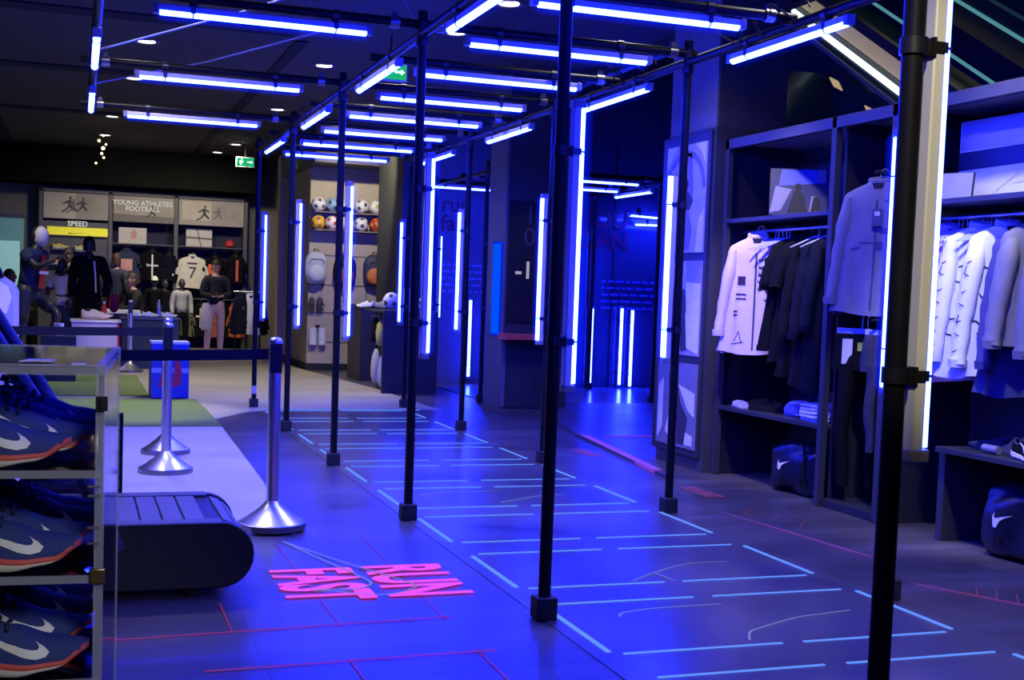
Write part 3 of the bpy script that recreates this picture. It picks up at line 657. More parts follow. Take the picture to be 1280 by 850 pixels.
def place_shoe(x,y,z,rz,label,upper_mid=False):
    global shoe0
    M=Matrix.Translation((.042,2.03,0))@Matrix.Rotation(math.radians(-4),4,'Z')@Matrix.Translation((x,y,z))@Matrix.Rotation(rz,4,'Z')
    if shoe0 is None:
        shoe0=T('running_shoe',label,'running shoe',M=M,group='running shoes in the clear cabinet'); sneaker_parts(shoe0,sh_navy); return
    dup(shoe0,label,M=M)
SHN=['top','second','third','fourth']
for lv,(z,rows) in enumerate(((SZ[0],((-.335,.05,.0),(-.305,.17,.02),(-.30,.29,.0),(-.29,.41,.03))),(SZ[1],((-.318,.05,.06),(-.31,.165,.0),(-.29,.28,.05),(-.31,.40,0))),(SZ[2],((-.305,.055,.0),(-.31,.19,.02),(-.30,.31,.0),(-.31,.43,.02))),(SZ[3],((-.31,.06,.0),(-.30,.2,.02))))):
    for i,(x,y,r) in enumerate(rows):
        place_shoe(x,y,z+.001,r,'navy running shoe on the %s cabinet shelf, %s'%(SHN[lv],('in the front row','just behind the front one','third row back','at the back')[i]))
# white plinth at left edge
o=T('display_plinth','pale lavender plinth with sloped top at the left edge, above the cabinet','plinth',(-.50,8.8,.012))
m=MB(); M=basis((0,.3,0),(1,0,0),(0,0,1)); m.prism([(-.5,0),(.13,0),(.13,1.14),(.10,1.19),(-.15,1.36),(-.5,1.36)],.6,M); m.build('body',mat('plinth_white',(.62,.6,.68),.5),o,bev=.01)
m=MB(); m.prism([(-.5,1.0),(.08,1.0),(.11,1.1),(.09,1.17),(-.15,1.33),(-.5,1.33)],.004,basis((0,-.3,0),(1,0,0),(0,0,1))); m.build('lit_face',mat('plinth_glow',(.8,.75,.8),.5,emit=(.5,.45,.75),estr=.35),o)  # lavender light on the plinth painted in as emission
# blue box with red shoe print
o=T('display_box','blue display box printed with a red shoe, standing on the turf','display box',(.945,13.75,.014),0)
m=MB(); m.bb((-.195,-.15,0),(.195,.25,.59)); m.build('body',mat('box_blue',(.03,.06,.42),.45),o,bev=.004)
m=MB(); m.bb((-.198,-.152,.575),(.198,.252,.597)); m.build('lid',mat('box_lid',(.7,.72,.8),.5),o)
m=MB(); M=basis((0,-.153,0),(1,0,0),(0,0,1)); m.prism([(-.19,.27),(.19,.27),(.19,.32),(-.19,.32)],.001,M); m.build('stripe',mat('box_stripe',(.3,.4,.8),.5),o)
m=MB()
for p in ([(-.12,.12),(.02,.12),(.0,.3),(-.04,.42),(-.08,.42),(-.09,.25)],[(.02,.12),(.11,.14),(.12,.3),(.09,.42),(.05,.42),(.04,.25)]): m.prism(p,.003,M)
m.build('shoe_print',mat('box_red',(.6,.03,.06),.5),o)
# ================================================================ clothes racks on the right
rk=mat('rack_metal',(.036,.036,.044),.55); rkp=mat('rack_panel',(.075,.07,.075),.6); rkd=mat('rack_dark',(.015,.015,.02),.6)
FX,BX=4.36,4.98
def upright(p,y,x=FX,z1=2.4): m=MB(); m.bb((x,y-.025,.003),(x+.045,y+.025,z1)); m.build('upright',rk,p,bev=.003)
ra=T('clothes_rack','dark wall rack beside the poster pillar with two bays','clothes rack',(0,0,0))
rb=T('clothes_rack','dark wall rack at the right edge behind the cream light tube','clothes rack',(0,0,0))
for y in (7.93,6.6,6.0): upright(ra,y)
upright(rb,5.94); upright(rb,3.3)
for p,y0,y1 in ((ra,7.955,5.975),(rb,5.965,3.275)):
    m=MB(); m.bb((FX,y1,2.33),(FX+.05,y0,2.4)); m.build('top_rail',mat('rack_rail',(.05,.05,.06),.5),p,bev=.003)
    m=MB(); m.bb((FX+.05,y1,2.37),(BX,y0,2.4)); m.build('top_panel',mat('rack_top',(.3,.29,.26),.6),p)
    m=MB(); m.bb((BX,y1,.003),(BX+.02,y0,2.4)); m.build('back_panel',rkp,p)
    m=MB(); m.bb((BX-.03,y1,2.25),(BX,y0,2.31)); m.build('back_rail',rkd,p)
m=MB(); m.bb((4.41,7.94,.003),(BX,7.97,2.37)); m.build('side_panel',rkd,ra)
m=MB(); m.bb((4.45,6.585,.003),(BX,6.605,2.37)); m.build('divider_panel',rkd,ra)
m=MB(); m.bb((4.45,5.98,.003),(BX,5.995,2.37)); m.build('divider_panel',rkd,ra)
for p,y0,y1,z in ((ra,7.94,6.605,1.835),(rb,5.92,3.3,1.84)):
    m=MB(); m.bb((FX+.005,y1,z-.03),(BX,y0,z)); m.build('shelf',mat('rack_shelf',(.03,.03,.035),.4),p,bev=.003)
    rx=4.53 if p is ra else 4.58; m=MB(); m.cyl((rx,y1,z-.085),(rx,y0,z-.085),.013,n=12); m.build('hanging_rail',steel,p)
m=MB(); m.bb((FX+.005,6.605,.475),(BX,7.94,.505)); m.build('shelf',mat('rack_shelf'),ra,bev=.003)
m=MB(); m.bb((FX+.005,3.3,.485),(BX,5.5,.515)); m.build('shelf',mat('rack_shelf'),rb,bev=.003)
m=MB(); m.bb((4.42,5.48,.003),(BX,5.53,.485)); m.build('support_panel',rk,rb)
m=MB(); m.bb((FX+.02,6.02,.003),(BX,6.58,.05)); m.build('plinth',rkd,ra)
m=MB(); m.bb((BX-.02,6.9,.15),(BX,7.35,.85)); m.build('light_panel',mat('panel_beige',(.3,.27,.24),.6),ra)
# ---- garments
hang_m=mat('hanger_clear',(.55,.58,.68),.3)
def hanger(parent,w=.42,z=0):
    m=MB(); m.tube([(-w/2,0,-.085),(-w*.3,0,-.05),(-.04,0,-.012),(0,0,-.005),(.04,0,-.012),(w*.3,0,-.05),(w/2,0,-.085)],[.006,.009,.011,.012,.011,.009,.006],8,sy=.6)
    h=m.build('hanger',hang_m,parent)
    m=MB(); m.tube([(0,0,-.005),(0,0,.045)]+[(.022-.022*math.cos(a),0,.06+.022*math.sin(a)) for a in [PI*k/8 for k in range(9)]],.0025,6); m.build('hook',steel,h)
def garment(name,label,cat,M,W=.42,L=.74,SLV=.56,m_=None,collar=True,zip_=False,prints=(),pm=None,group=None,seed=0,flare=.03,depth=.065,hood=False,sw=.075,hang=True,splay=.10,hem=True,sp=False):
    rnd=random.Random(seed); o=T(name,label,cat,M=M,group=group); ph=[rnd.uniform(0,6) for _ in range(4)]
    if hang: hanger(o,W*.92)
    n=44
    tab=[(0,.060,.045,.012),(.015,.075,.05,-.004),(.04,W*.32,.055,-.03),(.075,W*.47,.058,-.065),(.12,W*.5,depth*.95,-.10)]
    def prof(t):
        # half width, half depth, z
        if t<.15:
            s=t/.15
            for (a,b) in zip(tab,tab[1:]):
                a0=a[0]/.12;b0=b[0]/.12
                if s<=b0+1e-9:
                    u=(s-a0)/(b0-a0); return [a[i]+(b[i]-a[i])*u for i in (1,2,3)]
        u=(t-.15)/.85; return [W*.5+flare*u-.012*math.sin(PI*u),depth+.02*u,-.10-(L-.10)*u]
    def fold(a,t): 
        u=max(0,(t-.12)/.88); return u*(.017*math.sin(5*a+ph[0]+2*t)+.011*math.sin(9*a+ph[1]-4*t)+.007*math.sin(14*a+ph[2]+6*t))
    def P(t,a,e=0):
        hw,hd,z=prof(t); c,s=math.cos(a),math.sin(a)
        x=math.copysign(abs(c)**.75,c)*(hw+fold(a,t)+e); y=math.copysign(abs(s)**.75,s)*(hd+fold(a+1,t)+e)
        return V((x,y,z+.012*math.sin(3*a+ph[3])*max(0,(t-.9)*10)))
    ts=[.0,.02,.05,.09,.15]+[.15+.85*k/16 for k in range(1,17)]
    m=MB(); m.loft([[P(t,2*PI*k/n) for k in range(n)] for t in ts],cap=False); m.build('body',m_,o,smooth=80)
    if SLV>0:
        for s in (-1,1):
            pts=[];rs=[]
            for k in range(9):
                u=k/8; pts.append((s*(W*.5-.045+splay*u-.02*u*u),-.01-.03*u*u+.006*math.sin(5*u+ph[1]),-.085-.03-SLV*u+(.025 if k==0 else 0))); rs.append(sw*(1-.32*u)*(1+.09*math.sin(7*u*PI+ph[2]+s)))
            rs[0]*=.62; rs[1]*=.93
            m=MB(); m.tube(pts,rs,16,sx=1,sy=.72); sl=m.build('sleeve',m_,o,smooth=80)
            if sp and s==-1:
                mm=MB()
                for k in range(7):
                    i=1+k; c=V(pts[i])+V((-.55,-.72,0))*rs[i]*.93; d=V((.75,-.55,.45*(-1)**k)).normalized(); mm.tube([c-d*.026,c+d*.026],.0026,5)
                    if k in (1,4): mm.tube([c-d*.026,c-d*.026+V((.008,-.008,.04))],.0026,5)
                mm.build('print',mat('print_black',(.02,.02,.03),.6),sl)
            if SLV>.4:
                m=MB(); p=V(pts[-1]); m.cyl(p+V((0,0,.03)),p-V((0,0,.012)),sw*.66,sw*.6,14); m.build('cuff',m_,sl)
    if collar:
        m=MB(); m.tube([(.062*math.cos(a),.046*math.sin(a),.012+.012*math.sin(a)) for a in [2*PI*k/24 for k in range(24)]],.012,8,closed=True,sy=1.6); m.build('collar',m_,o)
        m=MB(); m.ell((0,0,.006),(.056,.042,.01),16,6); m.build('neck_lining',mat('neck_dark',(.02,.018,.03),.9),o)
        m=MB(); m.prism([(-.035,.0),(.035,.0),(.0,-.1)],.003,basis((0,-.057,-.005),(1,0,0),(0,-.12,1))); m.build('neck_opening',mat('neck_dark'),o)
    if hood:
        m=MB(); m.ell((0,.05,.0),(.12,.07,.06),16,8); m.build('hood',m_,o)
    if hem and L>.5:
        m=MB(); m.loft([[P(t,2*PI*k/n,.004) for k in range(n)] for t in (.955,.97,.99,1.0)],cap=False); m.build('hem_band',m_,o,smooth=80)
    def front(p):  # p.x , p.z on front surface
        x,z=p.x,p.z; t=.15+.85*max(0,(-.10-z)/(L-.10)); t=min(t,1)
        hw,hd,_=prof(t); c=max(-.97,min(.97,x/hw)); a=-math.acos(math.copysign(abs(c)**(1/.75),c))
        q=P(t,a); return V((q.x,q.y-.004,z))
    if zip_:
        m=MB(); m.grid(lambda u,v: front(V((-.006+.012*v,0,-.11-(L-.13)*u))),20,1); m.build('zip',mat('zip_dark',(.05,.045,.08),.5),o)
    if prints:
        m=MB()
        for pr in prints:
            if pr[0]=='T': _,s,x,z,sz,ang=pr; add_text(m,s,sz,Matrix.Translation((x,0,z))@Matrix.Rotation(PI/2,4,'X')@Matrix.Rotation(ang,4,'Z'),.002,fn=front)
            elif pr[0]=='S':
                _,x,z,sz,ang=pr; R=Matrix.Rotation(ang,2); swoosh(m,lambda a,b:front(V((x+(R@V((a*sz,b*sz))).x,0,z+(R@V((a*sz,b*sz))).y))),2,2)
            elif pr[0]=='B': _,x,z,w,h=pr; m.grid(lambda u,v: front(V((x+w*u,0,z+h*v))),4,4)
            elif pr[0]=='L':
                _,x,z,dx,dz,wd=pr; m.grid(lambda u,v: front(V((x+dx*u-dz/max(1e-6,math.hypot(dx,dz))*wd*(v-.5),0,z+dz*u+dx/max(1e-6,math.hypot(dx,dz))*wd*(v-.5)))),6,1)
        m.build('print',pm or mat('print_black',(.02,.02,.03),.6),o,smooth=60)
    return o
def GM(x,y,z,face): # garment matrix: front faces angle `face` from -Y (positive turns to -X)
    return Matrix.Translation((x,y,z))@Matrix.Rotation(-face,4,'Z')
lav=mat('jacket_pale_lavender',(.72,.60,.74),.8,scale=11,var=.08,bump=.6); wht=mat('jacket_white',(.78,.80,.86),.75,scale=11,var=.07,bump=.6); gry=mat('jacket_grey',(.17,.165,.20),.8,scale=11,var=.14,bump=.6)
blk=mat('garment_black',(.005,.005,.007),.9,scale=20,var=.4,spec=.08); nvy=mat('garment_navy',(.006,.007,.016),.9,scale=20,var=.4,spec=.08); pnk=mat('jacket_pink',(.70,.50,.72),.8,scale=9,var=.06)
swp=[('S',.02,-.17-.05*k,.09,.25) for k in range(5)]
nike=[('T',c,.10,-.36-.075*k,.085,PI/2+.3) for k,c in enumerate(reversed('NIKE'))]
RZ=1.84-.085-.058
garment('hooded_jacket','pale lavender jacket with black emblems and lettering, at the pillar end of the rack','jacket',GM(4.45,7.60,RZ,.58),.40,.80,.56,lav,zip_=True,prints=swp+nike+[('B',-.12,-.33,.05,.06),('B',-.13,-.40,.07,.01),('B',-.13,-.43,.07,.01),('B',-.15,-.52,.035,.012),('B',-.15,-.545,.035,.012),('B',.13,-.52,.03,.012),('L',-.14,-.72,.04,.07,.006),('L',-.10,-.65,.03,-.08,.006),('L',-.16,-.74,.1,.015,.006)],pm=mat('print_violet_black',(.03,.02,.05),.6),seed=3,group='garments on the rack beside the pillar')
o=garment('jacket','pale lavender jacket hanging just behind the emblem jacket','jacket',GM(4.55,7.74,RZ,.3),.40,.80,.56,lav,seed=4,group='garments on the rack beside the pillar')
for i,(y,L_,S_,mm,lb,f) in enumerate(((7.27,.76,.24,blk,'black short-sleeved shirt with a tiny white emblem, beside the lavender jacket',.25),(7.15,.84,.24,blk,'second black short-sleeved shirt behind the emblem sleeve one',.2),(7.03,.92,.55,blk,'long black top between the black shirts and the navy one',.2),(6.91,.98,.55,nvy,'long navy garment, second from the rack upright',.15),(6.79,1.0,.5,nvy,'long dark garment next to the rack upright',.15))):
    g=garment('shirt' if S_<.3 else 'long_top',lb,'shirt' if S_<.3 else 'top',GM(4.59,y,RZ,f),.42,L_,S_,mm,seed=10+i,group='garments on the rack beside the pillar',sw=.085 if S_<.3 else .07)
    if i==0:
        m=MB(); swoosh(m,lambda a,b:V((-.245+a*.045,-.075,-.30+b*.045)),1,1); m.build('emblem',swm,g)
for k in range(7):
    o=T('clothes_hanger','pale empty hanger crowded on the rail of the pillar rack','hanger',M=GM(4.53,(7.5,7.46,7.41,7.36,7.32,6.85,6.97)[k],1.84-.085-.058,.1),group='empty hangers on the pillar rack'); hanger(o,.40)
# leaning picture on the shelf
def board(name,label,M,w,h,mt,shapes,t=.018):
    o=T(name,label,'picture board',M=M); m=MB(); m.bb((-w/2,0,0),(w/2,t,h)); m.build('board',dblack,o)
    m=MB(); m.bb((-w/2+.003,-.0015,.003),(w/2-.003,0,h-.003)); m.build('photo',mt,o)
    for k,(nm,mm,ps) in enumerate(shapes):
        m=MB()
        for p in ps: m.prism([(x*w,z*h) for x,z in p],.001*(k+1),basis((0,-.0015,0),(1,0,0),(0,0,1)))
        m.build(nm,mm,o)
    return o
b_d=mat('photo_dusk',(.03,.035,.07),.35); b_l=mat('photo_glow',(.2,.2,.26),.35); b_b=mat('photo_blue',(.08,.1,.4),.35)
board('picture_board','small board with a dark photo of people, leaning on the shelf above the lavender jacket',GM(4.52,7.22,1.838,.5)@Matrix.Rotation(-.18,4,'X'),.38,.32,b_d,[
 ('photo_sky',b_b,[[(-.35,.62),(.45,.7),(.45,.97),(-.3,.97)]]),('photo_light',b_l,[[(-.49,.05),(-.3,.1),(-.12,.55),(-.4,.62)],[(.3,.72),(.46,.72),(.46,.98),(.32,.98)],[(.18,.02),(.34,.02),(.3,.4),(.22,.42)]]),
 ('photo_figure',dblack,[[(-.2,.02),(.16,.02),(.1,.4),(.0,.55),(-.08,.5)],circ(-.01,.6,.06,.08),[(.2,.02),(.4,.02),(.36,.36),(.26,.4)]])])
# grey jacket on face-out arm
arm_=T('faceout_hook','beaded black arm holding the single grey jacket','rack arm',(4.7,6.29,2.045))
m=MB(); m.cyl((.27,0,0),(-.25,-.0,0),.009,n=8)
for k in range(6): m.ell((-.23+.05*k,0,0),(.015,.015,.015),10,6)
m.build('bar',dblack,arm_)
m=MB(); m.bb((.255,-.03,-.03),(.275,.03,.03)); m.build('bracket',dblack,arm_)
arr=[('S',.05,-.12,.07,.4),('S',.10,-.08,.06,.4)]+[('L',.08,-.16-.075*k,.09,-.03+.015*(k%3),.008) for k in range(7)]+[('B',.02,-.30,.05,.03),('B',-.10,-.36,.13,.006),('B',-.005,-.40,.05,.05),('L',-.14,-.40,.05,.02,.01)]
g=garment('jacket','grey front-facing jacket with dark sketch marks, single on the beaded arm','jacket',GM(4.50,6.30,1.985,.85),.43,.78,.60,gry,zip_=True,prints=arr,pm=mat('print_indigo',(.05,.045,.1),.6),seed=21)
m=MB(); m.bb((-.02,-.085,-.26),(.04,-.08,-.16)); m.build('hang_tag',mat('tag_dark',(.08,.08,.12),.5),g)
m=MB(); m.bb((-.005,-.088,-.2),(.025,-.085,-.175)); m.build('tag_print',mat('tag_white',(.7,.7,.8),.5),g)
# trousers under it
def trousers(label,M,mt,L=.92,tags=False,clip=True,seed=1):
    o=T('trousers',label,'trousers',M=M,group='trousers under the grey jacket'); rnd=random.Random(seed)
    m=MB(); m.bb((-.15,-.014,-.02),(.15,.014,.015)); h=m.build('clip_hanger',hang_m,o,bev=.004)
    for k in range(2):
        m=MB(); m.tube([(-.0+.03*k,0,.015),(.03*k,0,.07)]+[(.02+.03*k-.02*math.cos(a),0,.085+.02*math.sin(a)) for a in [PI*j/6 for j in range(7)]],.003,6); m.build('hook',steel,h)
    m=MB(); n=24
    m.loft([[V((math.cos(2*PI*k/n)*w,math.sin(2*PI*k/n)*d,z)) for k in range(n)] for w,d,z in ((.15,.03,-.02),(.16,.04,-.06),(.17,.055,-.16),(.17,.06,-.24))]); m.build('waist',mt,o,smooth=80)
    for s in (-1,1):
        pts=[(s*.085+.01*math.sin(k+rnd.random())+.008*k*s*0,.0,-.2-(L-.2)*k/8) for k in range(9)]
        m=MB(); m.tube(pts,[.085*(1-.045*k) for k in range(9)],16,sy=.65); m.build('trouser_leg',mt,o,smooth=80)
    if tags:
        m=MB(); m.bb((-.11,-.05,-.22),(-.05,-.045,-.05)); m.build('hang_tag',white,o)
        m=MB(); m.bb((-.02,-.05,-.12),(.04,-.045,-.07)); m.build('price_tag',mat('tag_lime',(.45,.55,.03),.5),o)
arm2=T('faceout_hook','short black arm carrying the trousers below the grey jacket','rack arm',(4.7,6.3,1.17))
m=MB(); m.cyl((.28,-.1,0),(-.28,-.1,0),.009,n=8); m.cyl((.28,.1,0),(-.2,.1,0),.009,n=8); m.build('bar',dblack,arm2)
trousers('black trousers with white and lime tags below the grey jacket',GM(4.5,6.40,1.10,.7),blk,.95,True)
trousers('dark mottled trousers beside the tagged pair',GM(4.56,6.20,1.10,.7),mat('mottled_cloth',(.012,.012,.02),.85,scale=16,col2=(.05,.05,.07)),.72,seed=4)
# right rack garments
mk=lambda s:[('L',-.17+.03*math.sin(k*2.1+s),-.22-.07*k,.06+.02*math.sin(k*1.7+s),-.025+.05*((k+s)%2),.008) for k in range(7)]+[('L',-.02+.02*math.sin(k*1.3+s),-.25-.06*k,.05,.02*math.cos(k*2+s),.007) for k in range(8)]+[('L',.07,-.3-.1*k,.06,-.03,.009) for k in range(5)]
garment('jacket','pink jacket nearest the rack upright, partly behind the cream light tube','jacket',GM(4.57,5.74,RZ,.25),.42,.84,.58,pnk,seed=31,group='jackets on the right rack')
garment('jacket','white jacket with black sketch strokes, right of the pink jacket','jacket',GM(4.59,5.50,RZ,.30),.41,.80,.60,wht,seed=32,sp=True,prints=mk(1),group='jackets on the right rack')
garment('jacket','white long jacket with dashed black strokes, second of the white ones','jacket',GM(4.59,5.30,RZ,.30),.42,.80,.62,wht,seed=33,sp=True,prints=mk(2),group='jackets on the right rack')
garment('jacket','grey lavender jacket at the right edge of the frame','jacket',GM(4.59,5.06,RZ+.01,.25),.42,.62,.52,gry,seed=34,group='jackets on the right rack')
garment('long_top','long deep-blue garment below the grey lavender jacket','top',GM(4.63,5.17,RZ-.02,.2),.42,.86,.6,mat('garment_blue',(.05,.05,.16),.8,scale=20),seed=35,group='jackets on the right rack')
garment('jacket','dark grey jacket cut by the right picture edge','jacket',GM(4.59,4.86,RZ,.2),.42,.66,.55,mat('jacket_dark_grey',(.13,.13,.17),.8),seed=36,group='jackets on the right rack')
for k in range(9):
    o=T('clothes_hanger','pale empty hanger crowded on the rail of the right rack','hanger',M=GM(4.58,5.68-.035*k if k<5 else 5.45-.03*(k-5),RZ,.05),group='empty hangers on the right rack'); hanger(o,.40)
b_w=mat('photo_white',(.75,.76,.82),.35,scale=7,var=.12); b_g=mat('photo_grey',(.42,.42,.5),.35)
board('picture_board','large pale photo board with a broad dark band, top of the right rack',GM(4.70,5.27,1.842,PI/2-.04),1.12,.46,b_w,[
 ('photo_weave',b_g,[[(-.49,.64),(.2,.64),(.2,.99),(-.49,.99)]]),('photo_band',mat('photo_band_blue',(.02,.025,.10),.35),[[(-.5,.40),(.5,.44),(.5,.66),(-.5,.62)]]),
 ('photo_figure',mat('photo_dim',(.012,.014,.04),.35),[[(.0,.45),(.12,.45),(.08,.6),(.03,.6)]]),
 ('photo_tiles',white,[[(-.42,.1),(-.2,.35),(-.1,.3),(-.3,.02)],[(-.05,.36),(.06,.36),(-.0,.22),(-.12,.2)],[(.08,.95),(.4,.96),(.4,.72),(.16,.76)]]),
 ('photo_drape',b_g,[[(.14,.02),(.42,.02),(.46,.36),(.26,.38)],[(-.02,.02),(.1,.02),(.04,.14)]])],.02)
board('picture_board','small blank grey board standing before the large pale photo board',GM(4.46,5.62,1.842,1.1)@Matrix.Rotation(-.15,4,'X'),.24,.15,mat('board_grey',(.2,.2,.26),.5),[])
# shelf items
def folded(label,M,w,d,n,mt,th=.022,cat='folded clothes'):
    for i in range(n):
        m=MB(); r=random.Random(i+int(w*100)); dx,dy=r.uniform(-.012,.012),r.uniform(-.012,.012)
        ring=lambda e,z:[V((math.copysign(abs(math.cos(a))**.35,math.cos(a))*(w/2+e)+dx,math.copysign(abs(math.sin(a))**.35,math.sin(a))*(d/2+e)+dy,z+.003*math.sin(3*a+i))) for a in [2*PI*k/28 for k in range(28)]]
        z=i*th; m.loft([ring(-.02,z+.001),ring(-.003,z+.003),ring(0,z+th/2),ring(-.003,z+th-.003),ring(-.025,z+th)])
        o=m.build('folded_shirt',mt,None,smooth=60); o.matrix_world=M
        tag(o,label%(('bottom','second','third','fourth','fifth','top')[i if i<n-1 else 5]),cat,'folded stack on the rack shelf')
folded('white folded shirt on the low rack shelf, %s of its stack',Matrix.Translation((4.56,6.82,.505)),.30,.24,5,wht)
folded('lavender folded shirt by the rack divider on the low shelf, %s of its stack',Matrix.Translation((4.82,6.74,.505)),.26,.2,4,lav)
o=T('cap','pale violet cap lying on the low rack shelf beside the white stack','cap',(4.55,7.13,.505)); m=MB(); m.ell((0,.02,.03),(.085,.10,.075),18,10); m.build('crown',mat('cap_violet',(.3,.28,.5),.8),o)
m=MB(); m.grid(lambda u,v:V((-.08+.16*v,-.06-.1*u*math.sin(PI*(.15+.7*v)),.015+.008*math.sin(PI*v))),6,10); m.build('visor',mat('cap_violet'),o)
m=MB(); m.tube([(.06*math.cos(a),-.01+.07*math.sin(a),.085+.004*math.sin(2*a)) for a in [2*PI*k/20 for k in range(20)]],.012,8,closed=True); m.build('rim',mat('cap_light',(.55,.55,.7),.7),o)
def crumple(name,label,cat,loc,r,mt,seed,rz=0):
    m=MB(); rd=random.Random(seed); ph=[rd.uniform(0,6) for _ in range(6)]
    def f(u,v):
        a=2*PI*u; b=PI*v/2; k=1+.18*math.sin(3*a+ph[0]+2*b)+.10*math.sin(7*a+ph[1])+.12*math.sin(5*b+ph[2]+a*2)
        return V((r[0]*k*math.cos(a)*math.cos(b),r[1]*k*math.sin(a)*math.cos(b),max(0,r[2]*(math.sin(b)*(1+.3*math.sin(4*a+ph[3]))))))
    m.grid(f,36,10); o=m.build(name,mt,None,smooth=80); o.location=loc; o.rotation_euler=(0,0,rz); return tag(o,label,cat)
crumple('folded_sweater','dark folded top with pale cuff at the pillar end of the low shelf','folded clothes',(4.55,7.5,.506),(.1,.24,.06),blk,2)
crumple('glove','pair of pale grey gloves on the low shelf edge by the pillar','gloves',(4.44,7.72,.506),(.05,.10,.04),mat('glove_grey',(.3,.3,.36),.8),5)
crumple('folded_sweater','dark folded clothes on the low right shelf beside the shoe','folded clothes',(4.62,5.22,.516),(.13,.22,.06),mat('cloth_charcoal',(.03,.03,.035),.8),8)
o=T('bottle','small clear bottle lying on the low right shelf','bottle',(4.45,5.16,.54)); m=MB(); m.cyl((0,-.05,0),(0,.06,0),.022,n=14); m.build('bottle_body',mat('bottle_grey',(.2,.2,.24),.3),o); m=MB(); m.cyl((0,.06,0),(0,.075,0),.014,n=12); m.build('bottle_cap',black,o)
o=T('sneaker','black sneaker with thick white sole on the low right shelf','sneaker',M=Matrix.Translation((4.47,5.02,.517))@Matrix.Rotation(-PI/2-.25,4,'Z')@Matrix.Rotation(0,4,'X')); sneaker_parts(o,blk,white,white,swm,.29)
# duffel bags
def duffel(label,loc,rz,Lx=.52,D=.3,Hh=.33,seed=1):
    o=T('duffel_bag',label,'duffel bag',loc,rz,'duffel bags under the racks'); rd=random.Random(seed); ph=[rd.uniform(0,6) for _ in range(5)]
    bm=mat('bag_nylon',(.006,.007,.022),.3,scale=9,var=.4,bump=.5)
    n=36
    def P(u,a,e=0):
        g=1-.12*abs(2*u-1)**4; c,s=math.cos(a),math.sin(a)
        y=math.copysign(abs(c)**.55,c)*D/2*g*(1-.18*max(0,s)); z=Hh/2+math.copysign(abs(s)**.55,s)*Hh/2*(g if s>0 else 1)
        k=.010*math.sin(5*a+ph[0]+7*u)+.008*math.sin(11*u+ph[1]+2*a); return V(((u-.5)*Lx,y+(k+e)*c,max(.001,z+(k+e)*s)))
    m=MB(); us=[0,.01,.03,.07]+[.07+.86*i/18 for i in range(1,19)]+[.97,.99,1]
    m.loft([[P(u,2*PI*k/n) if .005<u<.995 else V((P(u,2*PI*k/n).x,P(u,2*PI*k/n).y*.93,.01+P(u,2*PI*k/n).z*.93)) for k in range(n)] for u in us]); m.build('body',bm,o,smooth=70)
    for s in (1,-1):
        m=MB(); c0=-PI/2-s*PI/2*.0
        pts=[P(.3,(-PI if s>0 else 0)+s*.35,.006)]+[V((-.1+.2*i/8,s*-.0+(-.12 if s>0 else .12)*(1-.35*math.sin(PI*i/8)),Hh*.72+.10*math.sin(PI*i/8))) for i in range(9)]+[P(.7,(-PI if s>0 else 0)+s*.35,.006)]
        m.tube(pts,.012,8,sx=1.5,sy=.5); m.build('handle',dblack,o)
    m=MB(); m.tube([P(.06+.88*i/20,PI/2,.004) for i in range(21)],.006,6); m.build('zip',black,o)
    m=MB(); swoosh(m,lambda x,y:P(.22+.25*x,PI+.02-.36*y,.006),2,4); m.build('emblem',mat('emblem_bright',(.85,.85,.9),.5),o)
    m=MB(); m.tube([P(.78,PI+.5-.9*i/8,.006) for i in range(9)],.010,6,sx=1.6,sy=.4); m.build('strap',dblack,o)
    return o
duffel('shiny black duffel bag under the rack beside the poster pillar',(4.58,7.02,.004),-PI/2+.12,.50,.30,.33)
duffel('shiny black duffel bag at the right edge under the low shelf',(4.56,4.93,.004),-PI/2+.12,.46,.32,.36,5)
# ================================================================ escalator beyond the racks
es=T('escalator','glass-sided escalator sloping down above the right racks','escalator',(0,0,0))
sl=(3.67-3.04)/(9.95-8.87)
def inc(y,z0=0): return 3.67+(y-9.95)*sl+z0
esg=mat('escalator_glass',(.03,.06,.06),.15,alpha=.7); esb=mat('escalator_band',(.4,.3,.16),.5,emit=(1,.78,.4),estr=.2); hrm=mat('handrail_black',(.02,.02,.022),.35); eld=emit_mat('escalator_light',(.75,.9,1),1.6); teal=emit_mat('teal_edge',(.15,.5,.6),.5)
y0,y1=4.5,11.6
def slab(nm,x0,x1,za,zb,mt,ya=y0,yb=y1):
    m=MB(); m.prism([(ya,inc(ya,za)),(yb,inc(yb,za)),(yb,inc(yb,zb)),(ya,inc(ya,zb))],x1-x0,basis((x0,0,0),(0,1,0),(0,0,1))); return m.build(nm,mt,es,smooth=0)
slab('lower_glass',6.48,6.495,-1.6,-.05,esg); slab('edge_light',6.46,6.5,-.02,.03,eld); slab('edge_profile',6.46,6.5,-.14,-.10,mgrey)
slab('soffit_band',6.52,6.56,.08,.24,esb); slab('truss_side',6.56,7.5,-.25,.05,mat('escalator_side',(.08,.075,.07),.5)); slab('band_trim',6.5,6.56,.24,.34,mat('trim_brown',(.06,.05,.045),.4))
slab('upper_glass',7.4,7.415,.45,1.3,esg); slab('handrail',7.37,7.45,1.0,1.06,hrm); slab('teal_edge',7.38,7.41,.66,.69,teal); slab('teal_edge',7.3,7.33,.2,.225,teal); slab('teal_edge',8.2,8.23,.55,.58,teal)
for k in range(5): y=5.6+1.35*k; m=MB(); m.bb((7.38,y-.015,inc(y,.1)),(7.42,y+.015,inc(y,1.05))); m.build('baluster',mgrey,es)
m=MB(); m.bb((5.4,9.9,2.6),(9.4,10.0,3.35)); tag(m.build('glass_screen',esg,smooth=0),'dark glass screen below the escalator, above the rack','glass screen')
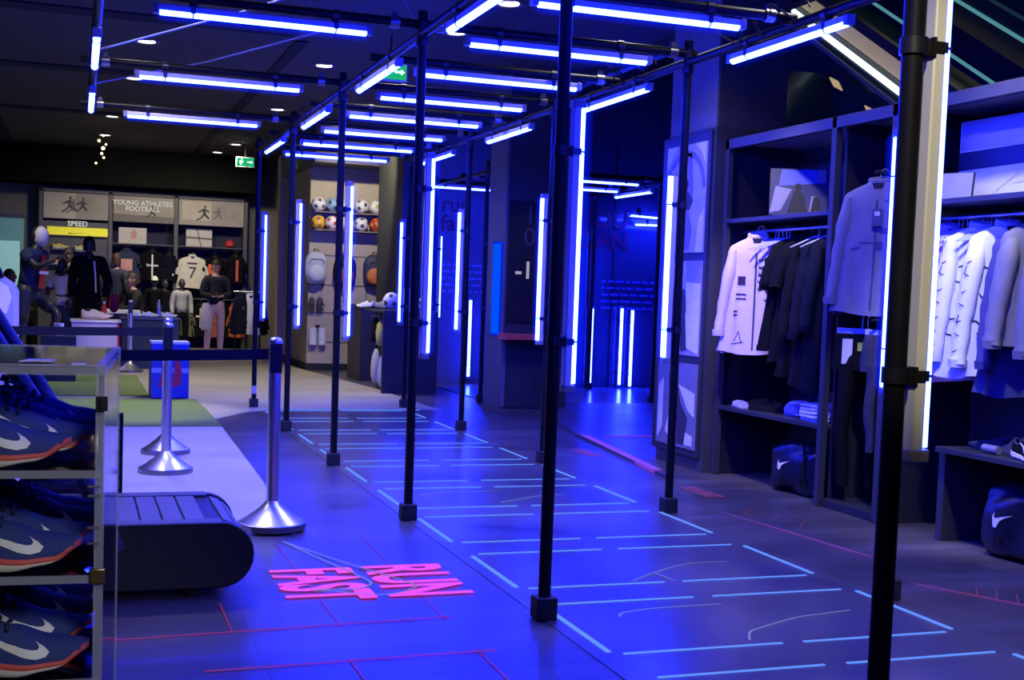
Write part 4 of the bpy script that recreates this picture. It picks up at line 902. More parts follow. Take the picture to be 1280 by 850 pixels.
for k,(y,z) in enumerate(((9.55,3.20),(9.0,2.88))):
    m=MB(); m.tube([(6.3,y+.10,z+.07),(6.3,y,z),(6.3,y-.10,z-.07)],[.006,.03,.006],10); tag(m.build('spot_lamp',emit_mat('amber_lamp',(1,.72,.4),.45)),'%s amber lamp glowing under the escalator'%('upper','lower')[k],'lamp')
m=MB(); m.bb((5.16,2.2,5.56),(7.2,2.23,5.6)); struct('trim_30',m,dgrey,smooth=0)
# ================================================================ ball alcove
bg=mat('alcove_beige',(.42,.36,.26),.6,var=.05); jb=mat('jamb_brown',(.05,.045,.045),.5)
m=MB(); m.bb((3.27,18.6,.1),(4.52,21.0,3.04)); struct('wall_alcove',m,bg,smooth=0)
for k,z in enumerate((.42,.86,1.28,1.72,2.08)): m=MB(); m.bb((3.28,18.59,z),(4.5,18.6,z+.012)); struct('trim_%d'%(40+k),m,mat('slat_gap',(.12,.1,.08),.7),smooth=0)
m=MB(); m.bb((3.25,18.56,0),(4.52,21,.1)); struct('baseboard_alcove',m,dblack,smooth=0)
m=MB(); m.bb((3.2,17.9,3.04),(4.75,21,3.6)); struct('wall_header',m,jb,smooth=0)
m=MB(); m.bb((4.5,17.75,0),(4.62,18.7,3.04)); struct('wall_jamb',m,jb,smooth=0)
m=MB(); m.bb((3.17,20.9,0),(3.27,21.2,3.4)); struct('wall_post',m,bg,smooth=0)
m=MB(); m.bb((4.1,16.3,0),(4.55,17.7,3.6)); struct('wall_dark_side',m,mat('side_wall',(.06,.065,.055),.6),smooth=0)
for k,z in enumerate((2.365,2.10)):
    m=MB(); m.bb((3.3,18.34,z-.012),(4.48,18.595,z)); o=m.build('ball_ledge',mat('ledge_clear',(.34,.30,.23),.3)); tag(o,'%s thin ledge carrying footballs in the beige alcove'%('upper','lower')[k],'ledge')
def ball(label,x,y,z,c,pc,r=.108,seed=0,group='footballs in the alcove'):
    o=T('football',label,'football',(x,y,z+r),seed,group)
    m=MB(); m.ell((0,0,0),(r,r,r),24,16); m.build('shell',c,o,smooth=80)
    g=(1+5**.5)/2; R=Matrix.Rotation(.4+seed,3,'X')@Matrix.Rotation(.7*seed,3,'Z')
    m=MB()
    for v in [(0,a,b*g) for a in (-1,1) for b in (-1,1)]+[(a,b*g,0) for a in (-1,1) for b in (-1,1)]+[(b*g,0,a) for a in (-1,1) for b in (-1,1)]:
        d=(R@V(v)).normalized(); x_,y_=frame_of(d); rings=[[(d+(x_*math.cos(2*PI*k/5)+y_*math.sin(2*PI*k/5))*q).normalized()*r*1.006 for k in range(5)] for q in (.36,.2,.02)]
        m.loft(rings,True)
    m.build('panel_pattern',pc,o,smooth=80)
bwht=mat('ball_white',(.72,.72,.7),.4); bdk=mat('ball_dark',(.05,.05,.06),.4); byel=mat('ball_yellow',(.75,.45,.03),.4); bblu=mat('ball_blue',(.25,.4,.55),.4); bred=mat('ball_red',(.45,.05,.02),.4); bor=mat('ball_orange',(.7,.3,.05),.4)
for i,(x,z,c,p,lb) in enumerate(((3.37,2.365,bwht,bdk,'white football, left end of the upper ledge'),(3.58,2.365,bblu,bdk,'pale blue football on the upper ledge'),(3.80,2.365,bwht,bblu,'white and blue football on the upper ledge behind a tube'),(4.02,2.365,bwht,bdk,'white football on the upper ledge, second from the right'),(4.24,2.365,bwht,mat('ball_gold',(.4,.35,.1),.4),'white football, right end of the upper ledge'),
  (3.37,2.10,byel,mat('ball_purple',(.25,.05,.12),.4),'yellow football, left end of the lower ledge'),(3.58,2.10,bwht,bred,'white and red football on the lower ledge'),(3.80,2.10,bwht,bblu,'white and blue football on the lower ledge behind a tube'),(4.02,2.10,bwht,bdk,'white football on the lower ledge, second from the right'),(4.25,2.10,bred,bor,'red and orange football, right end of the lower ledge'))):
    ball(lb,x,18.45,z,c,p,seed=i)
def backpack(label,x,z,y,c,pc,s=1.0):
    o=T('backpack',label,'backpack',(x,y,z),0,'backpacks in the alcove')
    n=28
    def ring(t):
        zz=-.24+.48*t; w=(.17*(1-abs(2*t-1)**3.5*.55))*s; d=.085*(1-abs(2*t-1)**4*.6)*s
        return [V((math.copysign(abs(math.cos(a))**.7,math.cos(a))*w,math.copysign(abs(math.sin(a))**.7,math.sin(a))*d-.08,zz*s)) for a in [2*PI*k/n for k in range(n)]]
    m=MB(); m.loft([ring(i/14) for i in range(15)]); m.build('body',c,o,smooth=80)
    m=MB(); m.ell((0,-.15*s,-.08*s),(.13*s,.05*s,.13*s),18,10); m.build('front_pocket',pc,o)
    m=MB(); m.tube([(-.12*s,-.15*s,.06*s),(-.08*s,-.165*s,.13*s),(.08*s,-.165*s,.13*s),(.12*s,-.15*s,.06*s)],.006,6); m.build('zip',dgrey,o)
    m=MB(); m.tube([(-.03,-.06,.23*s),(-.03,-.06,.28*s),(.03,-.06,.28*s),(.03,-.06,.23*s)],.008,6); m.build('carry_loop',dblack,o)
    for sg in (-1,1): m=MB(); m.tube([(sg*.1*s,-.05,-.2*s),(sg*.12*s,-.06,-.3*s),(sg*.09*s,-.07,-.34*s)],.010,6,sx=1.6,sy=.5); m.build('strap',dblack,o)
    m=MB(); m.cyl((0,.0,.27*s),(0,-.09,.275*s),.006,n=8); m.build('peg_loop',steel,o)
backpack('pale grey backpack hanging in the alcove below the yellow ball',3.36,1.53,18.585,mat('pack_grey',(.42,.45,.5),.6),mat('pack_grey_light',(.5,.53,.58),.6))
backpack('navy backpack in the alcove, mostly behind an upright tube',3.80,1.50,18.585,nvy,mat('pack_maroon',(.2,.02,.04),.6))
backpack('navy backpack with a red flame pocket, right side of the alcove',4.25,1.52,18.585,mat('pack_navy',(.03,.035,.08),.6),mat('pack_red',(.45,.04,.03),.6,scale=25,col2=(.7,.3,.05)))
def shoe_simple(label,x,y,z,rz,up,so=white,group=None,s=.285):
    o=T('sneaker',label,'sneaker',(x,y,z),rz,group); m=MB(); hw=lambda t:lerp_tab(t,HWT); st=lambda t:lerp_tab(t,STT); sb=lambda t:lerp_tab(t,SBT); up_=lambda t:lerp_tab(t,UPT); k=s/.285
    m.loft([[V((t*.285*k,math.cos(a)*hw(t)*k,(st(t)-.004+(up_(t)-st(t)+.004)*max(0,math.sin(a)))*k)) for a in [2*PI*j/16 for j in range(16)]] for t in [i/16 for i in range(17)]]); m.build('upper',up,o,smooth=70)
    m=MB(); m.loft([[V((t*.285*k,math.cos(a)*hw(t)*1.05*k,((sb(t)+st(t))/2+(st(t)-sb(t))/2*math.sin(a))*k)) for a in [2*PI*j/12 for j in range(12)]] for t in [i/16 for i in range(17)]]); m.build('midsole',so,o,smooth=70)
    m=MB(); m.ell((.055*k,0,.085*k),(.045*k,.02*k,.014*k),12,6); m.build('lining',dblack,o)
o=T('shin_guards','pale shin guards hung low on the alcove wall under the grey backpack','shin guards',(3.42,18.58,.52))
for s in (-1,1): m=MB(); m.grid(lambda u,v:V((s*.07+.06*math.cos(PI*v),-.02-.05*math.sin(PI*v),-.14+.26*u)),8,8); m.build('guard',mat('guard_white',(.6,.62,.66),.4),o)
m=MB(); m.bb((-.03,-.02,.1),(.03,0,.16)); m.build('hang_card',dblack,o)
o=T('goalkeeper_gloves','dark gloves hung below the grey backpack in the alcove','gloves',(3.38,18.58,1.02))
for s in (-1,1):
    m=MB(); m.ell((s*.06,-.03,0),(.05,.025,.08),12,8)
    for k in range(4): m.cyl((s*.06-.033+.022*k,-.03,-.05),(s*.06-.036+.024*k,-.035,-.14),.012,.01,8)
    m.cyl((s*.10,-.03,-.0),(s*.135,-.035,-.06),.013,.01,8); m.build('glove',mat('glove_dark',(.06,.05,.06),.7),o)
# black stands in front of the alcove
st1=T('display_stand','black display stand hung with bags, before the ball alcove','display stand',(0,0,0))
m=MB(); m.bb((3.62,14.55,.004),(4.12,15.5,.97)); m.build('body',mat('stand_black',(.025,.025,.032),.45),st1,bev=.004)
m=MB(); m.bb((3.46,14.5,.97),(4.14,15.55,1.0)); m.build('top_board',mat('stand_top',(.04,.04,.05),.4),st1,bev=.003)
m=MB(); m.bb((3.46,14.5,.004),(4.14,14.55,.97)); m.build('side_board',mat('stand_black'),st1)
for k in range(3): m=MB(); m.cyl((3.47,14.75+.25*k,.92),(3.62,14.75+.25*k,.92),.006,n=6); m.build('peg',steel,st1)
st2=T('display_stand','low plain black counter beside the alcove wall','display stand',(0,0,0))
m=MB(); m.bb((3.62,16.5,.004),(4.05,17.3,1.0)); m.build('body',mat('stand_black'),st2,bev=.004); m=MB(); m.bb((3.6,16.48,1.0),(4.07,17.32,1.03)); m.build('top_board',mat('stand_top'),st2)
def ballbag(label,loc,c,seed,L=.42):
    o=T('gym_sack',label,'gym sack',loc,0,'sacks on the black stand'); rd=random.Random(seed); p=rd.uniform(0,6)
    m=MB(); m.loft([[V(((.06*w+.008*math.sin(4*a+p+6*t))*math.cos(a),(.11*w+.008*math.sin(5*a+p))*math.sin(a),-L*t)) for a in [2*PI*k/20 for k in range(20)]] for t,w in ((0,.25),(.08,.45),(.2,.75),(.5,1.0),(.8,1.05),(.95,.9),(1,.6))]); m.build('sack',c,o,smooth=80)
    m=MB(); m.tube([(0,-.03,.0),(0,-.02,.08),(0,.02,.08),(0,.03,0)],.006,6); m.build('drawstring',black,o)
ballbag('pale grey sack hanging low on the black stand',(3.56,15.25,.50),mat('sack_grey',(.4,.4,.38),.6),1); ballbag('blue and white sack hanging low on the black stand',(3.55,14.82,.48),mat('sack_blue',(.2,.25,.5),.6,scale=12,col2=(.5,.52,.6)),2); ballbag('yellow-green sack hanging under the top of the black stand',(3.55,14.98,.88),mat('sack_yellow',(.35,.35,.1),.6),3,.32); ballbag('dark sack hanging near the back of the black stand',(3.56,15.32,.88),blk,4,.3)
ball('white football resting on the black stand',3.72,15.2,1.0,bwht,bdk,seed=11,group='balls on the black stand'); ball('small white ball at the front right of the black stand',4.02,14.7,1.0,bwht,bdk,.09,12,'balls on the black stand')
o=T('bucket','tapered pale bucket standing on the black stand','bucket',(3.84,14.85,1.0)); m=MB(); m.lathe([(.001,0),(.055,0),(.08,.26),(.076,.26),(.052,.01),(.001,.01)],20); m.build('wall',mat('bucket_grey',(.4,.4,.46),.4),o); m=MB(); m.tube([(.08*math.cos(a),.08*math.sin(a),.26) for a in [2*PI*k/20 for k in range(20)]],.005,6,closed=True); m.build('rim',white,o)
shoe_simple('grey football boot on the black stand beside the white ball',3.56,15.42,1.0,-.8,mat('boot_grey',(.2,.2,.2),.5),dgrey,'boots on the black stand'); shoe_simple('white boot at the back of the black stand',3.52,15.3,1.0,2.2,mat('boot_white',(.6,.6,.58),.5),dgrey,'boots on the black stand')
# ================================================================ people and mannequins
def blend_body(joints,bones,heads,hands,fingers_mat=None):
    """one continuous skin surface from a joint graph"""
    names=list(joints); idx={n:i for i,n in enumerate(names)}
    me=bpy.data.meshes.new('sk'); me.from_pydata([joints[n][0] for n in names],[(idx[a],idx[b]) for a,b in bones],[]); me.update()
    o=bpy.data.objects.new('sk',me); COL.objects.link(o)
    md=o.modifiers.new('skin','SKIN'); md.use_smooth_shade=True
    if not me.skin_vertices: 
        bm=bmesh.new(); bm.from_mesh(me); bm.verts.layers.skin.verify(); bm.to_mesh(me); bm.free()
    for i,n in enumerate(names):
        r=joints[n][1]; me.skin_vertices[0].data[i].radius=(r,r) if not isinstance(r,tuple) else r
        me.skin_vertices[0].data[i].use_root=(n=='pelvis')
    sb=o.modifiers.new('sub','SUBSURF'); sb.levels=1; sb.render_levels=1
    dg=bpy.context.evaluated_depsgraph_get(); ev=o.evaluated_get(dg); em=ev.to_mesh()
    vs=[v.co.copy() for v in em.vertices]; ns=[v.normal.copy() for v in em.vertices]; fs=[tuple(p.vertices) for p in em.polygons]
    ev.to_mesh_clear(); bpy.data.objects.remove(o); bpy.data.meshes.remove(me)
    return vs,ns,fs
BONES=[('pelvis','spine'),('spine','chest'),('chest','neck'),('neck','head'),('chest','sl'),('sl','el'),('el','wl'),('chest','sr'),('sr','er'),('er','wr'),('pelvis','hl'),('hl','kl'),('kl','al'),('al','tl'),('pelvis','hr'),('hr','kr'),('kr','ar'),('ar','tr')]
RAD=dict(pelvis=(.13,.10),spine=(.115,.085),chest=(.135,.095),neck=.052,head=.05,sl=.062,sr=.062,el=.044,er=.044,wl=.028,wr=.028,hl=.088,hr=.088,kl=.058,kr=.058,al=.038,ar=.038,tl=.03,tr=.03)
STAND=dict(pelvis=(0,0,.95),spine=(0,0,1.14),chest=(0,0,1.34),neck=(0,.01,1.47),head=(0,-.005,1.54),sl=(.17,0,1.40),el=(.22,.02,1.13),wl=(.22,-.06,.90),sr=(-.17,0,1.40),er=(-.22,.02,1.13),wr=(-.22,-.06,.90),hl=(.09,0,.90),kl=(.10,-.015,.49),al=(.10,.02,.09),tl=(.11,-.14,.03),hr=(-.09,0,.90),kr=(-.10,-.015,.49),ar=(-.10,.02,.09),tr=(-.11,-.14,.03))
def human(name,label,cat,loc,rz,pose={},h=1.65,skin=None,top=None,bottom=None,shoes=None,hair=None,hairlong=False,look=(0,-1,0),sleeve='long',shorts=False,top_low=.0,face=True,group=None,bulk=1.0,cap=None):
    P=dict(STAND); P.update(pose); k=h/1.72
    P={n:V(p)*k for n,p in P.items()}
    J={n:(P[n],(tuple(q*k*bulk for q in RAD[n]) if isinstance(RAD[n],tuple) else RAD[n]*k*bulk)) for n in P}
    vs,ns,fs=blend_body(J,BONES,None,None)
    o=T(name,label,cat,loc,rz,group)
    segs=[(a,b,P[a],P[b]) for a,b in BONES]
    def near(c):
        best=None
        for a,b,p,q in segs:
            d=q-p; t=max(0,min(1,(c-p).dot(d)/max(d.length_squared,1e-9))); dd=(c-p-d*t).length
            if best is None or dd<best[0]: best=(dd,a+b,t)
        return best[1],best[2]
    tags=[near(sum((vs[i] for i in f),V((0,0,0)))/len(f)) for f in fs]
    m=MB(); m.add(vs,fs)
    # head with face, joined to the same body mesh
    hc=P['head']+V((0,0,.075*k)); lk=V(look).normalized(); sx=V((0,0,1)).cross(lk).normalized(); uz=lk.cross(sx)
    R=Matrix((-sx,-lk,uz)).transposed(); q=lambda x,y,z: hc+R@V((x*k,y*k,z*k))
    m.ell(hc,(.072*k,.092*k,.112*k),18,12,R)
    m.ell(q(0,-.035,-.055),(.05*k,.055*k,.06*k),14,8,R)
    m.ell(q(0,-.098,-.012),(.013*k,.02*k,.024*k),8,6,R)
    for s in (-1,1): m.ell(q(s*.074,.005,-.01),(.01*k,.018*k,.03*k),8,6,R)
    m.cur=1
    if face:
        for s in (-1,1): m.ell(q(s*.03,-.083,.012),(.014*k,.008*k,.007*k),8,5,R); m.tube([q(s*.015,-.09,.032),q(s*.045,-.082,.034)],.004*k,5)
    m.cur=2
    if face: m.ell(q(0,-.088,-.055),(.022*k,.010*k,.007*k),8,5,R)
    m.cur=0
    for w_,e_ in (('wl','el'),('wr','er')):
        d=(P[w_]-P[e_]).normalized(); x,y=frame_of(d); c=P[w_]+d*.05*k
        RR=Matrix((x,y,d)).transposed(); m.ell(c,(.038*k,.018*k,.052*k),12,8,RR)
        for f,(off,ln_) in enumerate(((-.028,.06),(-.010,.075),(.009,.07),(.026,.055))):
            a=c+x*off*k+d*.04*k; m.tube([a,a+d*ln_*.5*k+y*.008*k,a+d*ln_*k+y*.024*k],[.0095*k,.009*k,.007*k],7)
        a=c-x*.034*k-d*.01*k; m.tube([a,a-x*.022*k+d*.025*k+y*.01*k,a-x*.026*k+d*.05*k+y*.02*k],[.011*k,.010*k,.008*k],7)
    m.build('body',[skin,mat('eye_dark',(.02,.015,.012),.4),mat('lip',(.4,.12,.1),.5)],o,smooth=90)
    def wear(nm,sel,mt,e,low=None):
        keep=[f for f,(tg,t) in zip(fs,tags) if sel(tg,t)]
        if not keep: return None
        used=sorted({i for f in keep for i in f}); mp={i:j for j,i in enumerate(used)}
        mm=MB(); mm.add([vs[i]+ns[i]*e*k for i in used],[tuple(mp[i] for i in f) for f in keep]); ob=mm.build(nm,mt,o,smooth=90)
        s=ob.modifiers.new('thick','SOLIDIFY'); s.thickness=.006; s.offset=-1; return ob
    torso=('pelvisspine','spinechest','chestneck','chestsl','chestsr')
    if top: wear('top',lambda g,t:(g in torso and not(g=='chestneck' and t>.75)) or g in('slel','srer') and (sleeve=='long' or t<.55) or (sleeve=='long' and g in('elwl','erwr') and t<.92) or (g in ('pelvishl','pelvishr') and t<.3 and top_low>0),top,.016)
    if bottom: wear('shorts' if shorts else 'trousers',lambda g,t:g in('pelvishl','pelvishr') or g in('hlkl','hrkr') and (not shorts or t<.75) or (not shorts and g in('klal','krar') and t<.93) or (g=='pelvisspine' and t<.35),bottom,.012)
    if shoes:
        for a,t_ in (('al','tl'),('ar','tr')):
            d=(P[t_]-P[a]); d.z=0; d=d.normalized(); mm=MB(); c=(P[a]+P[t_])/2; zc=max(P[t_].z,.03*k)
            sd=V((-d.y,d.x,0)); RR=Matrix((sd,d,V((0,0,1)))).transposed()
            mm.ell(V((c.x,c.y,zc+.012*k))+d*.01*k,(.046*k,.135*k,.045*k),14,8,RR); mm.ell(V((P[a].x,P[a].y,zc+.04*k)),(.042*k,.055*k,.055*k),12,8,RR); mm.build('shoe',shoes,o)
    if hair:
        mm=MB(); vs_=[]; 
        def hf(u,v):
            a=2*PI*u; b=PI/2*v; p=V((.080*math.cos(a)*math.sin(b+.001),.100*math.sin(a)*math.sin(b+.001)+.012,.118*math.cos(b)+.008))
            if math.sin(a)<-.35: p.z=max(p.z,.062)
            if math.sin(a)>-.1 and v>.75: p.z-=(v-.75)*(.5 if hairlong else .34)
            return q(*p)
        mm.grid(hf,28,10); mm.build('hair',hair,o,smooth=90)
    if cap:
        mm=MB(); mm.grid(lambda u,v:q(.083*math.cos(2*PI*u)*math.sin(PI/2*v+.001),.103*math.sin(2*PI*u)*math.sin(PI/2*v+.001)+.005,.03+.10*math.cos(PI/2*v)),24,8); mm.grid(lambda u,v:q(-.06+.12*v,-.09-.08*u*math.sin(PI*(.1+.8*v)),.035-.01*u),5,8); mm.build('cap',cap,o,smooth=60)
    return o,q,P
sk1=mat('skin_warm',(.52,.30,.21),.55,var=.05); sk2=mat('skin_brown',(.22,.11,.06),.55,var=.05); man_b=mat('mannequin_charcoal',(.035,.032,.032),.4); man_w=mat('mannequin_white',(.6,.58,.52),.45)
hdk=mat('hair_dark',(.02,.015,.012),.6,scale=60); hbr=mat('hair_brown',(.045,.022,.012),.6,scale=60)
pinkp=mat('trousers_pink',(.55,.36,.36),.8); tblk=mat('top_black',(.015,.015,.016),.85)
o,q,P=human('person','woman in black top and pale pink trousers standing and looking at a phone','person',(2.16,21.0,.004),.1,dict(el=(.23,-.03,1.13),wl=(.06,-.24,1.10),er=(-.24,-.02,1.13),wr=(-.07,-.22,1.09),kr=(-.13,-.05,.49),ar=(-.14,-.02,.09),tr=(-.16,-.17,.03)),1.62,sk1,tblk,pinkp,mat('shoe_white',(.7,.68,.62),.5),hdk,True,(0,-1,-.5),top_low=.1)
p_=T('phone','small dark phone held in both hands by the woman','phone',(2.16,20.76,1.055)); m=MB(); m.box((0,0,0),(.075,.012,.14),Matrix.Rotation(-.9,3,'X')); m.build('case',black,p_,bev=.003); m=MB(); m.box((0,.006,.005),(.066,.004,.125),Matrix.Rotation(-.9,3,'X')); m.build('screen',mat('screen_dim',(.1,.1,.12),.2),p_)
m=MB(); m.loft([[V((.10*math.cos(a)*w,.06*math.sin(a)*w-.12,z)) for a in [2*PI*k/16 for k in range(16)]] for z,w in ((.92,.5),(.8,.9),(.62,1),(.48,.7))]); ob=m.build('jacket_over_arm',mat('jacket_cream',(.6,.52,.48),.8)); ob.location=(2.0,21.0,0); tag(ob,'pale jacket draped at the hip of the woman in pink trousers','jacket'); ob.name='draped_jacket'
SEAT=dict(pelvis=(0,0,.52),spine=(0,-.03,.72),chest=(0,-.08,.92),neck=(0,-.10,1.05),head=(0,-.12,1.12),sl=(.17,-.08,.97),el=(.22,-.18,.74),wl=(.12,-.42,.70),sr=(-.17,-.08,.97),er=(-.22,-.18,.74),wr=(-.12,-.42,.70),hl=(.09,-.02,.50),kl=(.12,-.42,.50),al=(.12,-.40,.09),tl=(.12,-.55,.03),hr=(-.09,-.02,.50),kr=(-.12,-.42,.50),ar=(-.12,-.40,.09),tr=(-.12,-.55,.03))
human('person','brown-haired person in a dark jacket sitting at the shoe table','person',(.98,21.6,.06),-1.3,SEAT,1.72,sk1,tblk,nvy,black,hbr,False,(0,-1,-.25))
s_=T('stool','dark round stool under the seated person','stool',(.98,21.6,.004)); m=MB(); m.cyl((0,0,.38),(0,0,.43),.17,n=20); m.build('seat',black,s_)
for a in range(4): m=MB(); m.cyl((.12*math.cos(a*PI/2+.4),.12*math.sin(a*PI/2+.4),.38),(.17*math.cos(a*PI/2+.4),.17*math.sin(a*PI/2+.4),0),.012,n=8); m.build('leg',steel,s_)
human('person','dark-skinned shopper in dark green jacket seen between two mannequins','person',(-.14,21.2,.004),-.9,dict(el=(.24,-.08,1.13),wl=(.14,-.3,1.05),er=(-.24,-.08,1.13),wr=(-.14,-.3,1.05)),1.70,sk2,mat('jacket_olive',(.05,.05,.035),.85),blk,black,hdk,False,(.3,-1,-.2))
human('person','shopper in navy jacket with back turned beside the black mannequin','person',(.62,22.0,.004),PI-.5,dict(el=(.25,.03,1.13),wl=(.2,-.12,.95)),1.68,sk1,mat('jacket_navy',(.03,.035,.06),.85),blk,black,hbr,False,(.4,-1,0))
human('person','shopper in a grey coat sitting at the far left edge of the shop','person',(-1.08,21.0,.06),.9,SEAT,1.7,sk2,mat('coat_grey',(.12,.12,.13),.85),blk,black,hdk,False,(.2,-1,0))
s2=dup(s_,'dark round stool at the far left edge of the shop',loc=(-1.08,21.0,.004))
RUNP=dict(pelvis=(0,0,.98),spine=(0,-.03,1.16),chest=(0,-.08,1.36),neck=(0,-.11,1.49),head=(0,-.14,1.56),sl=(.18,-.08,1.42),el=(.26,.16,1.22),wl=(.26,.02,1.02),sr=(-.18,-.08,1.42),er=(-.24,-.30,1.26),wr=(-.17,-.50,1.36),hl=(.09,-.02,.93),kl=(.10,-.34,.72),al=(.10,-.18,.36),tl=(.10,-.32,.27),hr=(-.09,0,.93),kr=(-.10,.02,.50),ar=(-.10,.26,.12),tr=(-.10,.14,.03))
mq,q,P=human('mannequin','running mannequin in a navy and red jersey at the front left of the shop','mannequin',(-.58,16.9,.004),.95,RUNP,1.86,man_b,navy,man_b,None,None,False,(0,-1,0),'short',shorts=True,face=False)
m=MB(); m.grid(lambda u,v:V((-.05+.10*v,-.235-.0*u+.05*u,1.52-.42*u)),6,4); m.build('red_panel',red,mq); m=MB(); m.bb((-.09,-.228,1.28),(.09,-.224,1.32)); m.build('jersey_print',white,mq)
m=MB(); c=P['head']+V((0,-.01,.08)); m.ell(c+V((0,-.02,-.01)),(.088,.10,.13),16,10); m.build('white_mask',man_w,mq)
m=MB(); m.cyl((0,.1,0),(0,.1,.012),.2,n=20); m.build('base_plate',steel,mq)
human('mannequin','dark mannequin in a white shirt standing behind the runner','mannequin',(-.2,19.2,.004),-.5,dict(el=(.26,-.02,1.13),wl=(.16,-.22,1.12),er=(-.26,-.02,1.13),wr=(-.14,-.22,1.06)),1.52,man_b,mat('shirt_white',(.6,.58,.55),.7),navy,None,None,False,(0,-1,0),'short',shorts=True,face=False)
mq2,q,P=human('mannequin','tall mannequin in black hooded tracksuit with a pale stripe','mannequin',(.16,19.0,.004),-.2,dict(el=(.25,.03,1.13)),1.84,man_b,blk,blk,black,blk,False,(0,-1,0),face=False,bulk=1.08)
m=MB(); m.tube([(.10,-.145,1.5),(.12,-.15,1.3),(.13,-.14,1.05)],.012,6); m.build('stripe',white,mq2)
ob=T('red_bag','red drawstring bag hanging beside the black mannequin','bag',(.52,19.3,.9)); m=MB(); m.ell((0,0,0),(.08,.06,.14),16,10); m.build('sack',mat('bag_bright_red',(.9,.04,.05),.6),ob); m=MB(); m.tube([(-.03,0,.15),(-.02,0,.34),(.02,0,.34),(.03,0,.15)],.006,6); m.build('drawstring',black,ob)
for i,(x,y,hh,tp,lb,cp) in enumerate(((1.28,22.6,1.32,blk,'child mannequin in black with a white cap','w'),(1.72,22.3,1.30,mat('top_grey',(.35,.35,.36),.8),'child mannequin in a grey top',None),(1.5,23.3,1.28,nvy,'child mannequin in navy behind the shoe table',None))):
    human('mannequin',lb,'mannequin',(x,y,.004),.15*i,{},hh,man_b,tp,blk,None,None,False,(0,-1,0),'long' if i<2 else 'short',face=False,cap=mat('cap_white',(.65,.63,.58),.7) if cp else None)
# ================================================================ shop wall far left
su=T('shop_shelving','tall dark shop shelving with three bays and lit photo headers','shelving',(0,0,0))
sf=mat('shelving_frame',(.07,.07,.075),.5); si=mat('shelving_inside',(.012,.012,.04),.7)
XB=[-.63,.57,1.74,3.02]
m=MB(); m.bb((XB[0],24.6,.004),(XB[-1],24.65,2.85)); m.build('back_panel',si,su)
for x in XB: m=MB(); m.bb((x-.035,24.15,.004),(x+.035,24.6,2.85)); m.build('upright',sf,su)
m=MB(); m.bb((XB[0]-.035,24.15,2.81),(XB[-1]+.035,24.6,2.87)); m.build('top_rail',sf,su)
for i in (1,2):
    for z in (1.93,.95,.55): m=MB(); m.bb((XB[i]+.035,24.2,z-.02),(XB[i+1]-.035,24.6,z)); m.build('shelf',sf,su)
    m=MB(); m.cyl((XB[i]+.035,24.4,1.89),(XB[i+1]-.035,24.4,1.89),.012,n=8); m.build('hanging_rail',steel,su)
m=MB(); m.bb((XB[0]+.035,24.2,.004),(XB[1]-.035,24.6,2.28)); m.build('bay_panel',sf,su)
ph=mat('header_photo',(.13,.115,.10),.6,scale=2.5,col2=(.42,.38,.32)); ph2=mat('header_photo_pale',(.30,.27,.22),.6,scale=2,col2=(.5,.45,.36)); fdk=mat('header_dark',(.05,.045,.04),.6); fmd=mat('header_mid',(.14,.125,.11),.6)
def run_fig(cx,cy,s): return [[(cx+x*s,cy+z*s) for x,z in p] for p in ([(-.06,.18),(.06,.2),(.1,-.05),(-.04,-.08)],[(.02,.2),(.1,.22),(.1,.34),(.0,.34)],[(-.04,-.02),(.1,-.05),(.26,-.22),(.2,-.28),(.04,-.14)],[(-.04,-.06),(.04,-.08),(-.08,-.24),(-.3,-.36),(-.32,-.3),(-.14,-.2)],[(-.06,.16),(-.02,.08),(-.24,.0),(-.26,.06)],[(.06,.18),(.24,.08),(.22,.02),(.04,.1)])]
HD=(('photo header of two sprinting figures, left bay',0,[(ph2,[[(-.5,-.5),(0,-.5),(0,.5),(-.5,.5)]]),(fdk,run_fig(-.26,.05,.9)),(fmd,run_fig(-.12,.0,.8)),(fdk,run_fig(.22,.05,.8))]),
    ('photo header reading YOUNG ATHLETES FOOTBALL, middle bay',1,[(fmd,[[(-.5,-.2),(.5,-.25),(.5,-.5),(-.5,-.5)]]),(fdk,run_fig(.3,-.05,.7))]),
    ('photo header of a bending figure and players, right bay',2,[(ph2,[[(-.45,-.3),(.0,-.3),(.0,.45),(-.45,.45)]]),(fdk,run_fig(-.3,.0,.9)),(fmd,run_fig(.25,.0,.7))]))
for lb,i,sh in HD:
    w=XB[i+1]-XB[i]-.09; o=T('photo_header',lb,'sign',((XB[i]+XB[i+1])/2,24.12,2.56)); m=MB(); m.bb((-w/2,0,-.235),(w/2,.03,.235)); m.build('panel',ph,o)
    for k,(mt,ps) in enumerate(sh):
        m=MB()
        for p in ps: m.prism([(x*(w if len(p)==4 and abs(p[0][0])>=.44 else (.47 if True else 1))+(0 if len(p)==4 and abs(p[0][0])>=.44 else 0),z*.47) for x,z in p],.002+.002*k,basis((0,-.001,0),(1,0,0),(0,0,1)))
        m.build('print',mt,o)
    if i==1:
        m=MB(); M=basis((-.02,-.012,.06),(1,0,0),(0,0,1)); add_text(m,'YOUNG ATHLETES\nFOOTBALL',.125,M,.002); m.build('lettering',emit_mat('header_white',(.9,.88,.8),.6),o)
o=T('speed_sign','yellow band sign reading SPEED over the boot wall, left bay','sign',(.0,24.1,2.1)); m=MB(); m.bb((-.52,-.01,-.075),(.52,.03,.075)); m.build('yellow_band',mat('band_yellow',(.7,.65,.02),.5,emit=(.8,.75,.03),estr=.35),o)
m=MB(); add_text(m,'SPEED',.13,basis((.0,-.014,.135),(1,0,0),(0,0,1)),.003); m.build('lettering',emit_mat('header_white',(.9,.88,.8),.6),o)
m=MB(); swoosh(m,lambda x,y:V((-.16+.3*x,-.012,-.05+.14*y*.6)),1,2); m.build('emblem',dblack,o)
